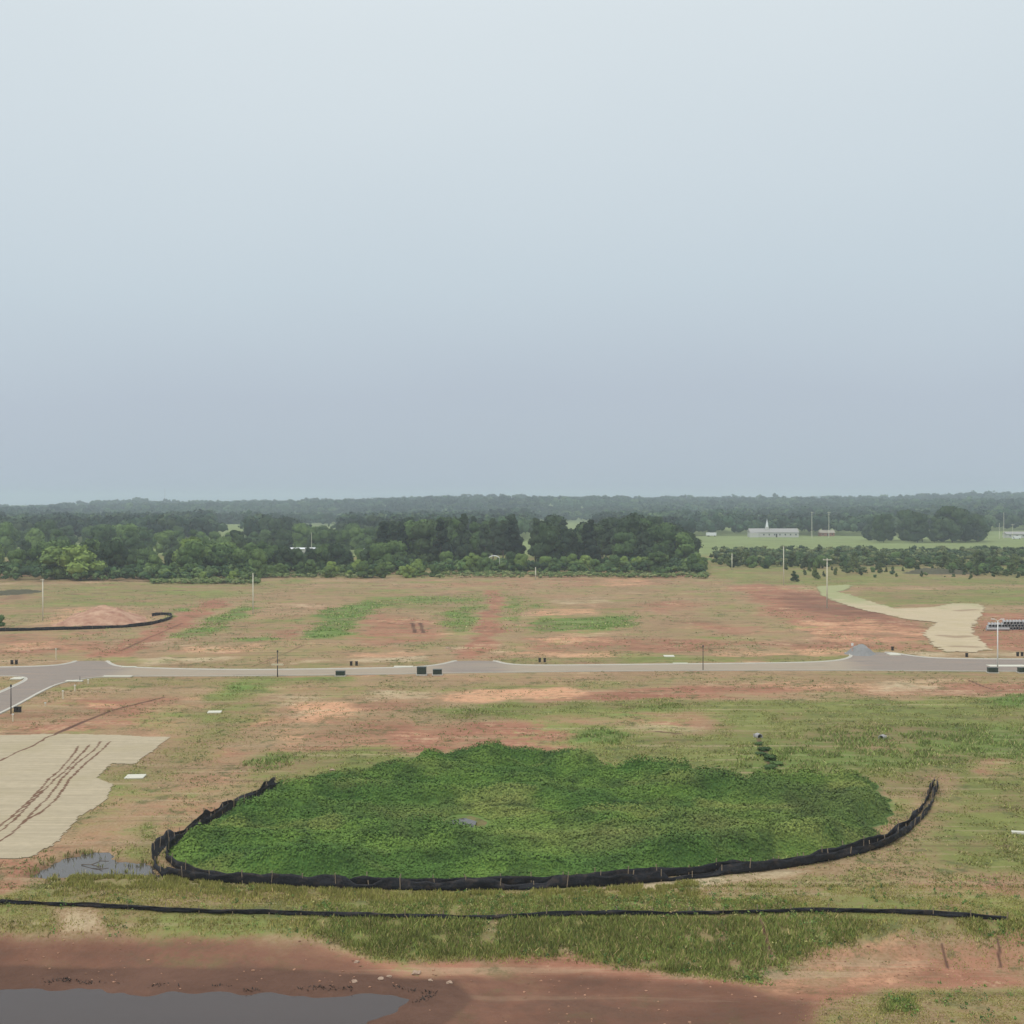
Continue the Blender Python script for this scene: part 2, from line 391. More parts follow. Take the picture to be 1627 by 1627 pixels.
# ------------------------------------------------------------------ ground cover layout (world metres)
# (layer, outline, feather m, strength)   layers: g olive grass, b bright grass, r red soil, o pale orange soil, p pale tan, w wet dark red
COVER = [
 # far field behind the road
 ('g', [(0, 930), (400, 925), (520, 912), (400, 945), (250, 965), (0, 968)], 6, .75),
 ('g', [(0, 968), (110, 970), (60, 1000), (0, 1003)], 4, .6),
 ('w', [(0, 940), (60, 938), (62, 950), (0, 954)], 5, .55),
 ('o', [(60, 994), (95, 966), (215, 962), (245, 978), (230, 993)], 3, .5),
 ('b', [(268, 1016), (320, 988), (385, 962), (415, 965), (350, 1000), (300, 1018)], 2, .85),
 ('b', [(255, 980), (270, 966), (325, 960), (300, 975), (275, 983)], 2, .8),
 ('r', [(150, 1042), (230, 1005), (330, 955), (365, 955), (270, 1008), (200, 1042)], 2, 1.1),
 ('r', [(0, 1008), (160, 1002), (170, 1036), (0, 1042)], 5, .6),
 ('g', [(480, 1016), (505, 970), (600, 948), (770, 940), (765, 1008), (690, 1005), (700, 968), (620, 966), (560, 1014)], 4, .8),
 ('b', [(486, 1012), (515, 970), (590, 952), (625, 960), (575, 985), (550, 1012)], 2, .95),
 ('b', [(588, 952), (680, 946), (765, 944), (768, 958), (680, 962), (600, 962)], 2, .55),
 ('b', [(712, 964), (762, 962), (755, 1004), (702, 1002)], 3, .75),
 ('b', [(385, 1014), (440, 1012), (430, 1020), (390, 1020)], 2, .8),
 ('r', [(550, 1012), (590, 972), (690, 985), (700, 1015), (620, 1028)], 4, .75),
 ('r', [(440, 1005), (470, 992), (480, 1005), (455, 1018)], 3, .8),
 ('r', [(775, 938), (797, 938), (792, 1020), (782, 1048), (732, 1048), (760, 1015)], 2, 1.15),
 ('b', [(797, 940), (825, 945), (835, 968), (812, 1000), (800, 975)], 3, .65),
 ('g', [(800, 936), (1010, 980), (1005, 1002), (820, 1010), (796, 980)], 4, .55),
 ('b', [(838, 990), (880, 982), (1010, 978), (1006, 996), (900, 1003), (842, 1002)], 2, .9),
 ('b', [(846, 958), (875, 960), (870, 967), (845, 966)], 2, .7),
 ('o', [(850, 968), (940, 966), (945, 976), (850, 982)], 3, .6),
 ('r', [(890, 912), (1040, 905), (1130, 915), (1050, 930), (900, 930), (620, 935)], 6, .5),
 ('g', [(990, 925), (1130, 935), (1200, 985), (1300, 1022), (1260, 1035), (1020, 1028), (1000, 990)], 14, .5),
 ('g', [(1100, 905), (1310, 915), (1330, 932), (1170, 928)], 5, .8),
 ('r', [(830, 1012), (1060, 1015), (1330, 1024), (1330, 1038), (1060, 1036), (830, 1038)], 4, .65),
 ('r', [(1160, 932), (1205, 928), (1300, 940), (1370, 965), (1440, 985), (1480, 1000), (1500, 1034), (1340, 1030), (1270, 1005), (1225, 975)], 5, .9),
 ('w', [(1225, 940), (1300, 945), (1400, 968), (1420, 985), (1330, 980), (1240, 962)], 5, .55),
 ('o', [(1250, 990), (1370, 985), (1470, 1000), (1480, 1018), (1440, 1028), (1330, 1020), (1270, 1012)], 3, .55),
 ('r', [(1562, 975), (1980, 972), (1980, 1036), (1575, 1032), (1548, 1005)], 3, 1.0),
 ('g', [(1330, 942), (1980, 922), (1980, 972), (1560, 962), (1510, 960), (1420, 964)], 6, .9),
 ('g', [(1100, 895), (1980, 905), (1980, 930), (1350, 930), (1200, 925)], 12, .9),
 ('p', [(215, 1048), (360, 1044), (370, 1051), (230, 1056)], 2, .7),
 ('p', [(470, 1047), (690, 1042), (690, 1051), (470, 1053)], 2, .6),
 ('o', [(560, 1036), (690, 1036), (690, 1044), (560, 1044)], 2, .55),
 ('o', [(810, 1036), (960, 1034), (970, 1043), (810, 1045)], 2, .6),
 ('o', [(1130, 1034), (1330, 1030), (1330, 1042), (1130, 1044)], 2, .6),
 ('g', [(200, 1057), (690, 1051), (690, 1060), (200, 1064)], 1, .6),
 ('g', [(800, 1046), (1335, 1041), (1338, 1052), (800, 1056)], 1, .8),
 ('p', [(1440, 1038), (1980, 1036), (1980, 1044), (1470, 1044)], 1, .55),
 # between the road and the basin
 ('g', [(130, 1078), (560, 1077), (560, 1084), (100, 1095)], 1, .6),
 ('r', [(0, 1134), (60, 1120), (150, 1105), (280, 1105), (240, 1150), (60, 1170), (0, 1168)], 3, .6),
 ('r', [(120, 1112), (220, 1112), (235, 1125), (160, 1132)], 2, .9),
 ('o', [(125, 1117), (215, 1118), (200, 1127), (140, 1126)], 1.5, .6),
 ('o', [(300, 1108), (345, 1105), (335, 1118), (305, 1118)], 2, .6),
 ('g', [(340, 1100), (405, 1080), (430, 1095), (370, 1135), (330, 1155), (300, 1140)], 3, .8),
 ('b', [(360, 1095), (410, 1083), (410, 1097), (370, 1106)], 2, .6),
 ('r', [(350, 1150), (410, 1135), (430, 1150), (380, 1170)], 3, .65),
 ('o', [(372, 1158), (400, 1140), (420, 1142), (385, 1168)], 1.5, .55),
 ('o', [(475, 1118), (560, 1115), (560, 1122), (500, 1148), (470, 1145)], 2.5, .9),
 ('o', [(425, 1180), (450, 1155), (490, 1150), (480, 1178), (440, 1192)], 2.5, .75),
 ('r', [(420, 1192), (470, 1125), (640, 1110), (640, 1190)], 5, .5),
 ('r', [(600, 1148), (860, 1145), (930, 1150), (900, 1190), (640, 1198), (590, 1180)], 4, .75),
 ('p', [(570, 1098), (690, 1095), (700, 1106), (580, 1112)], 3, .6),
 ('p', [(440, 1106), (495, 1104), (490, 1120), (445, 1122)], 3, .7),
 ('o', [(690, 1108), (760, 1095), (870, 1090), (960, 1100), (930, 1112), (740, 1116)], 2.5, .9),
 ('r', [(830, 1098), (1060, 1092), (1250, 1088), (1300, 1095), (1100, 1112), (850, 1118)], 3, .85),
 ('o', [(830, 1016), (900, 1010), (960, 1018), (900, 1026)], 4, .5), ('r', [(1010, 960), (1090, 950), (1120, 965), (1040, 975)], 6, .6), ('g', [(640, 1020), (720, 1012), (700, 1030)], 5, .6), ('o', [(930, 925), (1010, 918), (1060, 926), (980, 934)], 6, .5),
 ('p', [(860, 952), (960, 948), (980, 956), (880, 960)], 5, .5), ('r', [(1080, 985), (1180, 990), (1240, 1008), (1140, 1008)], 6, .65), ('o', [(300, 1028), (420, 1024), (430, 1034), (320, 1036)], 3, .55), ('o', [(0, 1022), (90, 1018), (100, 1030), (0, 1034)], 3, .5),
 ('o', [(1200, 1086), (1420, 1080), (1560, 1078), (1440, 1095), (1250, 1098)], 3, .45),
 ('p', [(1370, 1082), (1520, 1080), (1500, 1092), (1390, 1096)], 3, .6),
 ('r', [(1480, 1085), (1980, 1082), (1980, 1097), (1500, 1102), (1490, 1118)], 3, .6),
 ('g', [(620, 1125), (1000, 1112), (1230, 1112), (1220, 1136), (1000, 1142), (700, 1142)], 3, .95),
 ('b', [(1000, 1122), (1070, 1112), (1075, 1128), (1010, 1132)], 3, .55),
 ('b', [(690, 1130), (790, 1118), (820, 1128), (740, 1142)], 3, .35),
 ('r', [(860, 1135), (1150, 1130), (1250, 1142), (1130, 1155), (900, 1150)], 3, .45),
 ('g', [(1210, 1112), (1980, 1104), (1980, 1445), (1480, 1430), (1500, 1230), (1430, 1300), (1400, 1250), (1080, 1230), (1000, 1225), (960, 1200), (880, 1180), (900, 1155), (1130, 1158)], 4, 1.0),
 ('b', [(1540, 1106), (1980, 1100), (1980, 1125), (1560, 1122)], 3, .8),
 ('b', [(1290, 1160), (1480, 1150), (1980, 1165), (1980, 1215), (1540, 1210), (1330, 1230), (1190, 1255), (1130, 1215)], 5, .6),
 ('r', [(1560, 1208), (1620, 1204), (1615, 1232), (1575, 1238)], 2, .6),
 ('p', [(990, 1152), (1120, 1152), (1130, 1166), (1060, 1170), (960, 1160)], 2, .3),
 ('b', [(888, 1165), (950, 1157), (1000, 1163), (975, 1182), (900, 1180)], 1.5, .75),
 ('g', [(370, 1215), (400, 1195), (620, 1185), (660, 1195), (640, 1222), (440, 1250), (400, 1238)], 3, .8),
 ('b', [(390, 1218), (405, 1203), (460, 1200), (470, 1212), (420, 1225)], 1.5, .8),
 ('g', [(150, 1240), (190, 1212), (300, 1165), (400, 1110), (440, 1120), (360, 1190), (300, 1240), (200, 1262)], 4, .7),
 ('r', [(100, 1335), (200, 1265), (360, 1180), (420, 1190), (400, 1240), (250, 1330), (180, 1352)], 5, .45),
 ('o', [(310, 1245), (390, 1225), (400, 1240), (330, 1262)], 2, .3),
 ('w', [(30, 1395), (60, 1372), (130, 1352), (190, 1362), (260, 1372), (255, 1400), (100, 1402)], 1.2, .75),
 ('r', [(0, 1368), (50, 1366), (90, 1352), (60, 1395), (0, 1425)], 2, .8),
 ('g', [(185, 1358), (240, 1300), (260, 1330), (235, 1372), (205, 1372)], 1.5, .7),
 # berm, bank and pond margin
 ('g', [(60, 1405), (120, 1394), (250, 1394), (480, 1404), (800, 1415), (800, 1438), (0, 1428)], 1.2, .85),
 ('g', [(800, 1415), (1300, 1392), (1480, 1380), (1980, 1420), (1980, 1450), (800, 1440)], 1.5, .62),
 ('p', [(930, 1408), (1060, 1400), (1240, 1384), (1290, 1386), (1250, 1396), (1110, 1412), (1000, 1416)], .6, .75),
 ('p', [(560, 1428), (930, 1424), (930, 1440), (560, 1441)], .6, .4),
 ('r', [(1440, 1400), (1640, 1398), (1640, 1425), (1460, 1420)], 1.5, .35),
]
COVER_BANK = [
 ('g', [(-360, 1445), (1980, 1450), (1980, 1500), (1500, 1515), (1300, 1560), (1180, 1572), (1000, 1560), (900, 1540), (560, 1535), (400, 1516), (0, 1520), (-360, 1520)], 1.1, .74, -1.2),
 ('b', [(500, 1462), (800, 1450), (1230, 1455), (1400, 1490), (1220, 1556), (1100, 1562), (950, 1548), (780, 1538), (560, 1525), (480, 1500)], .9, .6, -1.2),
 ('p', [(90, 1460), (150, 1458), (170, 1500), (90, 1505)], .6, .6, -.9),
 ('r', [(-360, 1512), (500, 1512), (600, 1528), (900, 1525), (1180, 1560), (1300, 1580), (1310, 1900), (-360, 1900)], .9, .9, -1.9),
 ('w', [(-360, 1508), (500, 1512), (640, 1545), (900, 1543), (1180, 1563), (1300, 1590), (1330, 1900), (-360, 1900)], 1.4, .72, -2.0),
 ('w', [(-400, 1540), (450, 1545), (620, 1555), (720, 1560), (745, 1590), (690, 1640), (600, 1900), (-400, 1900)], .6, 1.15, -2.1),
 ('g', [(1280, 1590), (1380, 1540), (1980, 1550), (1980, 1900), (1290, 1900)], 1.6, .62, -2.0),
 ('o', [(1190, 1560), (1270, 1525), (1440, 1495), (1480, 1530), (1420, 1560), (1300, 1560), (1230, 1580)], .8, .42, -1.7),
 ('r', [(1180, 1565), (1300, 1515), (1640, 1500), (1640, 1560), (1400, 1565), (1280, 1590)], .8, .7, -1.7),
 ('b', [(1500, 1470), (1980, 1465), (1980, 1500), (1560, 1500)], .8, .35, -1.2),
 ('b', [(1400, 1590), (1450, 1580), (1465, 1605), (1405, 1608)], .6, .8, -2.0),
]
LINES = [  # worn tracks and rills: (layer, polyline, half width, strength)
 ('w', [(-10, 1213), (60, 1182), (130, 1148), (180, 1128), (260, 1108)], .35, .9),
 ('w', [(655, 990), (660, 1005)], .5, .9), ('w', [(668, 990), (673, 1005)], .5, .9),
 ('w', [(400, 1060), (485, 1025)], .4, .6),
 ('w', [(190, 1035), (240, 1012), (290, 990)], .4, .7),
 ('w', [(1540, 1081), (1560, 1090), (1580, 1096)], .3, .9),
 ('w', [(1205, 1172), (1209, 1184), (1216, 1198), (1221, 1212), (1232, 1222)], .35, .8),
 ('w', [(1495, 1470), (1505, 1490)], .12, 1), ('w', [(1586, 1465), (1589, 1490)], .12, 1), ('w', [(1208, 1452), (1225, 1478)], .15, 1),
 ('w', [(540, 932), (640, 930)], .8, .8), ('w', [(620, 942), (820, 938)], .8, .6), ('w', [(1090, 913), (1200, 913)], 1.5, .7),
 ('w', [(1190, 925), (1260, 925)], 1.2, .6), ('w', [(100, 944), (310, 937)], 1.2, .7),
 ('w', [(1043, 1163), (1080, 1166)], .35, .9),
]
LAY = {'g': 0, 'b': 1, 'r': 2, 'o': 3, 'p': 4, 'w': 5, 'f': 6}
def cover(X, Y):
    C = np.zeros((len(X), 8))
    wx = X + (fbm(X / 7, Y / 7, 40, 4) - .5) * (9 * ss(60, 200, Y) + 0 * ss(240, 330, Y)); wy = Y + (fbm(X / 7, Y / 7, 55, 4) - .5) * (9 * ss(60, 200, Y) + 3 * ss(240, 330, Y))
    C[:, 0] = .33 + (fbm(X / 30, Y / 14, 61, 3) - .5) * .9
    C[:, 2] = .22 + (fbm(X / 24, Y / 10, 71, 3) - .5) * .9
    C[:, 4] = .08 + (fbm(X / 20, Y / 8, 81, 3) - .5) * .6
    C[:, 3] = .0 + (fbm(X / 14, Y / 7, 91, 3) - .5) * .7
    far = ss(480, 560, Y)
    items = [(l, W(p), f, s) for l, p, f, s in COVER] + [(l, W(p, z), f, s) for l, p, f, s, z in COVER_BANK]
    for l, poly, fe, s in items:
        xs = [q[0] for q in poly]; ys = [q[1] for q in poly]; m = fe + 6
        sel = np.where((wx > min(xs) - m) & (wx < max(xs) + m) & (wy > min(ys) - m) & (wy < max(ys) + m))[0]
        if len(sel) == 0: continue
        k = ss(-fe, fe, sdist(poly, wx[sel], wy[sel]))
        j = LAY[l]
        s = s * (.86 if l == 'g' and poly[0][1] > 225 else 1.12 if l in 'ro' else 1)
        C[sel, j] = np.maximum(C[sel, j] * (1 - k), 0) + s * k
        if l in 'gb':
            for q in (2, 3, 4): C[sel, q] *= 1 - k * .6 * s
        if l in 'rop':
            for q in (0, 1): C[sel, q] *= 1 - k * s
        if l == 'r': C[sel, 4] *= 1 - k * .7
        if l == 'w':
            for q in (0, 1, 3, 4): C[sel, q] *= 1 - k * s
    for l, ln, hw, s in LINES:
        L = W(ln); xs = [q[0] for q in L]; ys = [q[1] for q in L]
        sel = np.where((X > min(xs) - 4) & (X < max(xs) + 4) & (Y > min(ys) - 4) & (Y < max(ys) + 4))[0]
        if len(sel) == 0: continue
        k = 1 - ss(hw * .5, hw * 1.6, ldist(L, X[sel], Y[sel]))
        C[sel, LAY[l]] = np.maximum(C[sel, LAY[l]], k * s)
    b = sdist(BASIN, X, Y); kb = ss(-1, 1.5, b)
    C[:, 1] = np.maximum(C[:, 1], kb); C[:, 5] *= 1 - kb
    # meadows and wood floor far away
    mead = ss(640, 720, Y)
    C[:, 0] = np.maximum(C[:, 0], far * .75)
    C[:, 6] = mead * .9
    return np.clip(C, 0, 1.2)

# ------------------------------------------------------------------ ground sheet
def build_ground():
    rows = list(np.linspace(-150, 55, 14)) + list(1 / np.linspace(1 / 58, 1 / 600, 620)) + list(np.geomspace(612, 7000, 110))
    rows = np.array(rows); u = np.linspace(-1, 1, 760)
    Yg = np.repeat(rows[:, None], len(u), 1)
    half = np.maximum(rows, 0) * .52 + 40 + 300 * (1 - ss(-50, 58, rows)) + 2000 * ss(1500, 7000, rows)
    Xg = half[:, None] * u[None, :]
    X = Xg.ravel(); Y = Yg.ravel()
    Z = height(X, Y)
    n, m = Xg.shape
    idx = np.arange(n * m).reshape(n, m)
    F = np.stack([idx[:-1, :-1], idx[:-1, 1:], idx[1:, 1:], idx[1:, :-1]], -1).reshape(-1, 4)
    me = mesh_np('ground', np.stack([X, Y, Z], 1), F, M['ground'], True)
    C = cover(X, Y); C[:, 1] *= 1 - .6 * (1 - ss(92, 100, Y)); C[:, 1] *= 1 - .1 * ss(235, 250, Y)
    attr(me, 'cover_a', C[:, :4]); attr(me, 'cover_b', np.stack([C[:, 4], C[:, 5], C[:, 6], np.ones(len(X))], 1))
    tag(link('ground', me), kind='structure')
build_ground()

def water_sheet(name, poly, z, mat, grow=1.5):
    cx = sum(p[0] for p in poly) / len(poly); cy = sum(p[1] for p in poly) / len(poly)
    b = MB(); b.poly([(cx + (x - cx) * (1 + grow / max(1, math.hypot(x - cx, y - cy))), cy + (y - cy) * (1 + grow / max(1, math.hypot(x - cx, y - cy))), z) for x, y in poly])
    return b.build(name, mat)
PONDW = [(-60, 81.5), (-14, 81.5), (-4, 81), (-3.5, 74), (-8, 60), (-60, 50)]
PONDW = [(x, y) for x, y in PONDW]
tag(water_sheet('pond_water', POND, WATER_Z, M['water'], 2.0), kind='structure')
pz = min(hz(x, y) for x, y in PUDDLE)
PUD_Z = float(np.median([hz(x, y) for x, y in PUDDLE])) - .05
tag(water_sheet('puddle_water', PUDDLE, PUD_Z, M['puddle'], 2.2), kind='structure')
POOL_Z = float(np.median([hz(x, y) for x, y in POOL])) + .34
tag(water_sheet('basin_pool_water', POOL, POOL_Z, M['puddle'], .8), kind='structure')

# ------------------------------------------------------------------ road and kerbs
ROAD_N = [(-120, 1062), (0, 1061), (60, 1059.5), (95, 1057.5), (118, 1053), (122, 1050.5), (168, 1050), (172, 1055), (185, 1059.5), (215, 1061.5), (300, 1064), (410, 1065), (520, 1063.5), (600, 1062.3), (660, 1061), (695, 1057.5), (715, 1053.5), (726, 1050),
          (783, 1050), (795, 1054), (815, 1056.8), (860, 1058), (1000, 1056.6), (1217, 1054.5), (1290, 1053), (1330, 1050.5), (1350, 1046.5), (1356, 1042), (1350, 1038), (1343, 1036.5),
          (1405, 1036.5), (1425, 1039), (1450, 1043), (1480, 1046), (1530, 1047.5), (1627, 1048), (1800, 1048)]
ROAD_S = [(1800, 1068), (1627, 1067), (1400, 1065.3), (1217, 1065), (1000, 1066), (810, 1068), (700, 1069.5), (600, 1071.5), (480, 1073), (400, 1074), (260, 1074), (165, 1075), (128, 1079), (90, 1086), (60, 1100), (30, 1117), (0, 1132), (-60, 1160)]
ROAD_W = [(-60, 1124), (0, 1102), (30, 1088), (42, 1082), (45, 1078), (38, 1075), (15, 1074), (0, 1074), (-120, 1075)]
def smooth_line(pts, n=3):
    for _ in range(n):
        q = [pts[0]]
        for a, b in zip(pts[:-1], pts[1:]):
            q += [(a[0] * .75 + b[0] * .25, a[1] * .75 + b[1] * .25), (a[0] * .25 + b[0] * .75, a[1] * .25 + b[1] * .75)]
        q.append(pts[-1]); pts = q
    return pts
RN, RS, RW = smooth_line(W(ROAD_N), 2), smooth_line(W(ROAD_S), 2), smooth_line(W(ROAD_W), 2)
def fill_grid(name, poly, step, zoff, mat, edge=0., stepy=None, zfun=None, thick=0):
    xs = [p[0] for p in poly]; ys = [p[1] for p in poly]; sy = stepy or step
    gx = np.arange(min(xs) - step, max(xs) + step, step); gy = np.arange(min(ys) - sy, max(ys) + sy, sy)
    Xg, Yg = np.meshgrid(gx, gy); X = Xg.ravel(); Y = Yg.ravel()
    ny, nx = Xg.shape; idx = np.arange(nx * ny).reshape(ny, nx)
    F = np.stack([idx[:-1, :-1], idx[:-1, 1:], idx[1:, 1:], idx[1:, :-1]], -1).reshape(-1, 4)
    D = sdist(poly, X, Y)
    if edge: D = D + (fbm(X / 1.5, Y / 1.5, 77, 3) - .5) * edge
    keep = D[F].mean(1) > 0
    F = F[keep]; used = np.unique(F); mp = np.full(nx * ny, -1); mp[used] = np.arange(len(used))
    X, Y = X[used], Y[used]
    Z = (height(X, Y) if zfun is None else zfun(X, Y)) + zoff
    return mesh_np(name, np.stack([X, Y, Z], 1), mp[F], mat, True), X, Y
road_poly = RN + RS + RW
b = MB()
f = b.bm.faces.new([b.bm.verts.new((x, y, .03)) for x, y in road_poly])
bmesh.ops.triangulate(b.bm, faces=[f])
road = tag(b.build('road', M['asphalt']), kind='structure')
me = road.data
co = np.zeros(len(me.vertices) * 3, np.float32); me.vertices.foreach_get('co', co); co = co.reshape(-1, 3)
xi1, xi2 = flat(130, 1062)[0], flat(260, 1062)[0]
dust = ss(xi1, xi2, co[:, 0]) * 1.0
for (a, c_) in (((725, 1050), (783, 1050)), ((1350, 1040), (1410, 1040))):
    m_ = (flat(*a)[0] + flat(*c_)[0]) / 2
    dust *= 1 - .8 * np.exp(-((co[:, 0] - m_) / 7)**2)
dust *= 1 - .8 * ss(flat(1330, 1055)[0], flat(1400, 1055)[0], co[:, 0])
attr(me, 'dust', np.stack([dust] * 3 + [np.ones(len(dust))], 1))
def kerb_strip(name, line, w=.55, h=.14, side=1, mat=None, zb=.0):
    b = MB(); prev = None; n = len(line)
    for i, (x, y) in enumerate(line):
        a = line[max(0, i - 1)]; c = line[min(n - 1, i + 1)]
        t = Vector((c[0] - a[0], c[1] - a[1])).normalized(); nn = Vector((-t.y, t.x)) * side
        sec = [(x, y, zb + .0), (x, y, zb + .05 + .005), (x + nn.x * w * .55, y + nn.y * w * .55, zb + .06), (x + nn.x * w * .65, y + nn.y * w * .65, zb + h), (x + nn.x * w, y + nn.y * w, zb + h), (x + nn.x * w, y + nn.y * w, zb - .05)]
        cur = [b.bm.verts.new(p) for p in sec]
        if prev:
            for q in range(5): b.bm.faces.new((prev[q], prev[q + 1], cur[q + 1], cur[q]))
        prev = cur
    return b.build(name, mat or M['concrete'])
cut = lambda L, x0, x1: [p for p in L if x0 <= p[0] <= x1]
xa, xb_, xc, xd = flat(122, 1050.5)[0], flat(168, 1050)[0], flat(726, 1050)[0], flat(783, 1050)[0]
i_n = [i for i, p in enumerate(RN)]
def seg_between(L, pa, pb):
    ia = min(range(len(L)), key=lambda i: math.hypot(L[i][0] - pa[0], L[i][1] - pa[1])); ib = min(range(len(L)), key=lambda i: math.hypot(L[i][0] - pb[0], L[i][1] - pb[1]))
    return L[ia:ib + 1]
for a_, b__ in ((( -120, 1062), (122, 1050.5)), ((168, 1050), (726, 1050)), ((783, 1050), (1343, 1036.5)), ((1405, 1036.5), (1800, 1048))):
    s_ = seg_between(RN, flat(*a_), flat(*b__))
    tag(kerb_strip('kerb', s_, side=1), kind='structure')
tag(kerb_strip('kerb', RS, side=1, w=.6), kind='structure')
tag(kerb_strip('kerb', RW, side=1), kind='structure')

# ------------------------------------------------------------------ straw erosion blankets
LM = [(-60, 1170), (0, 1170), (120, 1168), (270, 1172), (240, 1196), (215, 1215), (178, 1214), (152, 1237), (180, 1247), (165, 1275), (125, 1298), (95, 1335), (48, 1364), (0, 1366), (-60, 1368)]
me, X, Y = fill_grid('left_mat', W(LM), .22, .05, M['straw'], .5)
wear = np.zeros(len(X)); 
TR = [[(125, 1187), (105, 1215), (60, 1258), (40, 1280), (10, 1308), (-30, 1330)], [(142, 1185), (125, 1203), (95, 1235), (55, 1268), (30, 1300), (-20, 1335)],
      [(160, 1180), (150, 1193), (120, 1215), (90, 1250), (60, 1285), (20, 1325), (-10, 1345)], [(176, 1180), (160, 1195), (120, 1228), (95, 1262), (70, 1290), (45, 1302)]]
for L in TR:
    q = ldist(smooth_line(W(L), 2), X + (fbm(X / 4, Y / 4, 4, 2) - .5) * .3, Y)
    wear = np.maximum(wear, (1 - ss(.05, .22, q)) * (.68 + .45 * vnoise(X / 1.1, Y / 1.1, 12)))
q = ldist(W([(-10, 1213), (60, 1182), (130, 1148)]), X + (fbm(X / 2, Y / 2, 14, 2) - .5) * .7, Y); wear = np.maximum(wear, (1 - ss(.06, .28, q)) * .85)
attr(me, 'wear', np.stack([wear, np.zeros(len(X)), wear * 0, np.ones(len(X))], 1))
tag(link('straw_blanket', me), 'wide tan straw erosion blanket in the left foreground, crossed by dark wheel ruts', 'erosion mat', 'straw erosion blankets')
RM = [(1298, 932), (1345, 929), (1352, 930), (1347, 937), (1328, 941), (1345, 944), (1390, 958), (1420, 968), (1490, 965), (1512, 959), (1556, 960), (1564, 968), (1550, 990), (1543, 1003), (1572, 1032), (1545, 1037), (1500, 1036), (1480, 1022), (1468, 1008), (1488, 990), (1440, 984), (1365, 968), (1325, 955), (1302, 944)]
me, X, Y = fill_grid('right_mat', W(RM), .35, .10, M['straw2'], 3.0, .7)
gr = ss(320, 400, Y + (fbm(X / 3, Y / 5, 2, 3) - .5) * 60) * .8
wr = np.zeros(len(X))
for L in ([(1500, 1011), (1520, 1013), (1535, 1012)], [(1520, 1027), (1545, 1028)], [(1525, 971), (1545, 970)]):
    wr = np.maximum(wr, (1 - ss(.8, 2.6, ldist(W(L), X, Y))) * .8)
attr(me, 'wear', np.stack([wr * 0, gr, wr, np.ones(len(X))], 1))
tag(link('straw_blanket', me), 'pale straw erosion blanket winding from the far junction up to a greenish tip', 'erosion mat', 'straw erosion blankets')

# ------------------------------------------------------------------ silt fences
def resample(L, step):
    out = [L[0]]; acc = 0
    for a, b in zip(L[:-1], L[1:]):
        d = math.hypot(b[0] - a[0], b[1] - a[1]); k = max(1, int(round(d / step)))
        for i in range(1, k + 1): out.append((a[0] + (b[0] - a[0]) * i / k, a[1] + (b[1] - a[1]) * i / k))
    return out
def silt_fence(line_px, h, label, group, z=0., wild=1., lean=.18, seed=0, stake_step=2.4, raw=None):
    L = raw or W(line_px, z); L = resample(smooth_line(L, 2), .3)
    rng = random.Random(seed)
    x0, y0 = L[len(L) // 2]; base = (x0, y0, hz(x0, y0))
    root = tag(empty('silt_fence', base), label, 'silt fence', group)
    X = np.array([p[0] for p in L]); Y = np.array([p[1] for p in L]); Z = height(X, Y)
    s = np.cumsum(np.r_[0, np.hypot(np.diff(X), np.diff(Y))])
    T = np.stack([np.gradient(X), np.gradient(Y)], 1); T /= np.linalg.norm(T, axis=1)[:, None] + 1e-9
    N = np.stack([-T[:, 1], T[:, 0]], 1)
    sag = np.abs(np.sin(s * math.pi / stake_step)) * .05 * h / .7
    hn = h * (1 + (fbm(s / 3.5, s * 0, seed, 4) - .5) * 1.1 * wild) * (1 - .55 * wild * ss(.60, .72, fbm(s / 6, s * 0 + 7, seed + 2, 3))) - sag
    ln = (fbm(s / 3, s * 0 + 3, seed + 5, 3) - .5) * lean * 3
    rows = []
    K = 5
    for k in range(K):
        t = k / (K - 1)
        wob = ((vnoise(s / .7, s * 0 + k, seed + 9) - .5) * .22 + (vnoise(s / .25, s * 0 + k, seed + 19) - .5) * .12) * (math.sin(t * math.pi) + .25)
        off = ln * t + wob + (.25 * (1 - t)**2 if k == 0 else 0)
        rows.append(np.stack([X + N[:, 0] * off - base[0], Y + N[:, 1] * off - base[1], Z + hn * t - .04 * (k == 0) - base[2]], 1))
    # skirt lying on the soil in front
    V = np.concatenate([np.stack([X + N[:, 0] * .0 - base[0] - N[:, 0] * .0, Y - base[1], Z + .02 - base[2]], 1)] * 0 + rows)
    # give the cloth thickness: second sheet 2 cm behind
    V2 = V + np.concatenate([np.stack([N[:, 0] * .02, N[:, 1] * .02, N[:, 0] * 0], 1)] * K)
    n = len(X); VV = np.concatenate([V, V2]); F = []
    ii = np.arange(n - 1)
    for k in range(K - 1):
        a = k * n + ii; F.append(np.stack([a, a + 1, a + n + 1, a + n], 1)); c = a + K * n; F.append(np.stack([c, c + n, c + n + 1, c + 1], 1))
    a = (K - 1) * n + ii; c = a + K * n; F.append(np.stack([a, a + 1, c + 1, c], 1))
    link('fabric', mesh_np('fabric', VV, np.concatenate(F), M['fabric'], False), root)
    nst = min(98, int(s[-1] / stake_step)); 
    sme = None
    for i in range(nst + 1):
        j = int(np.argmin(np.abs(s - i * s[-1] / nst)))
        if sme is None:
            o = MB().box((0, 0, .5), (.05, .05, 1.0)).build('stake', M['stake'], root); sme = o.data
        else: o = link('stake', sme, root)
        o.location = (X[j] - base[0] + N[j, 0] * (.05 + ln[j] * .3), Y[j] - base[1] + N[j, 1] * (.05 + ln[j] * .3), Z[j] - base[2] - .12)
        o.scale = (1, 1, hn[j] + .33 + rng.uniform(-.05, .1)); o.rotation_euler = (rng.uniform(-.12, .12), rng.uniform(-.12, .12), rng.uniform(0, 1))
    return root
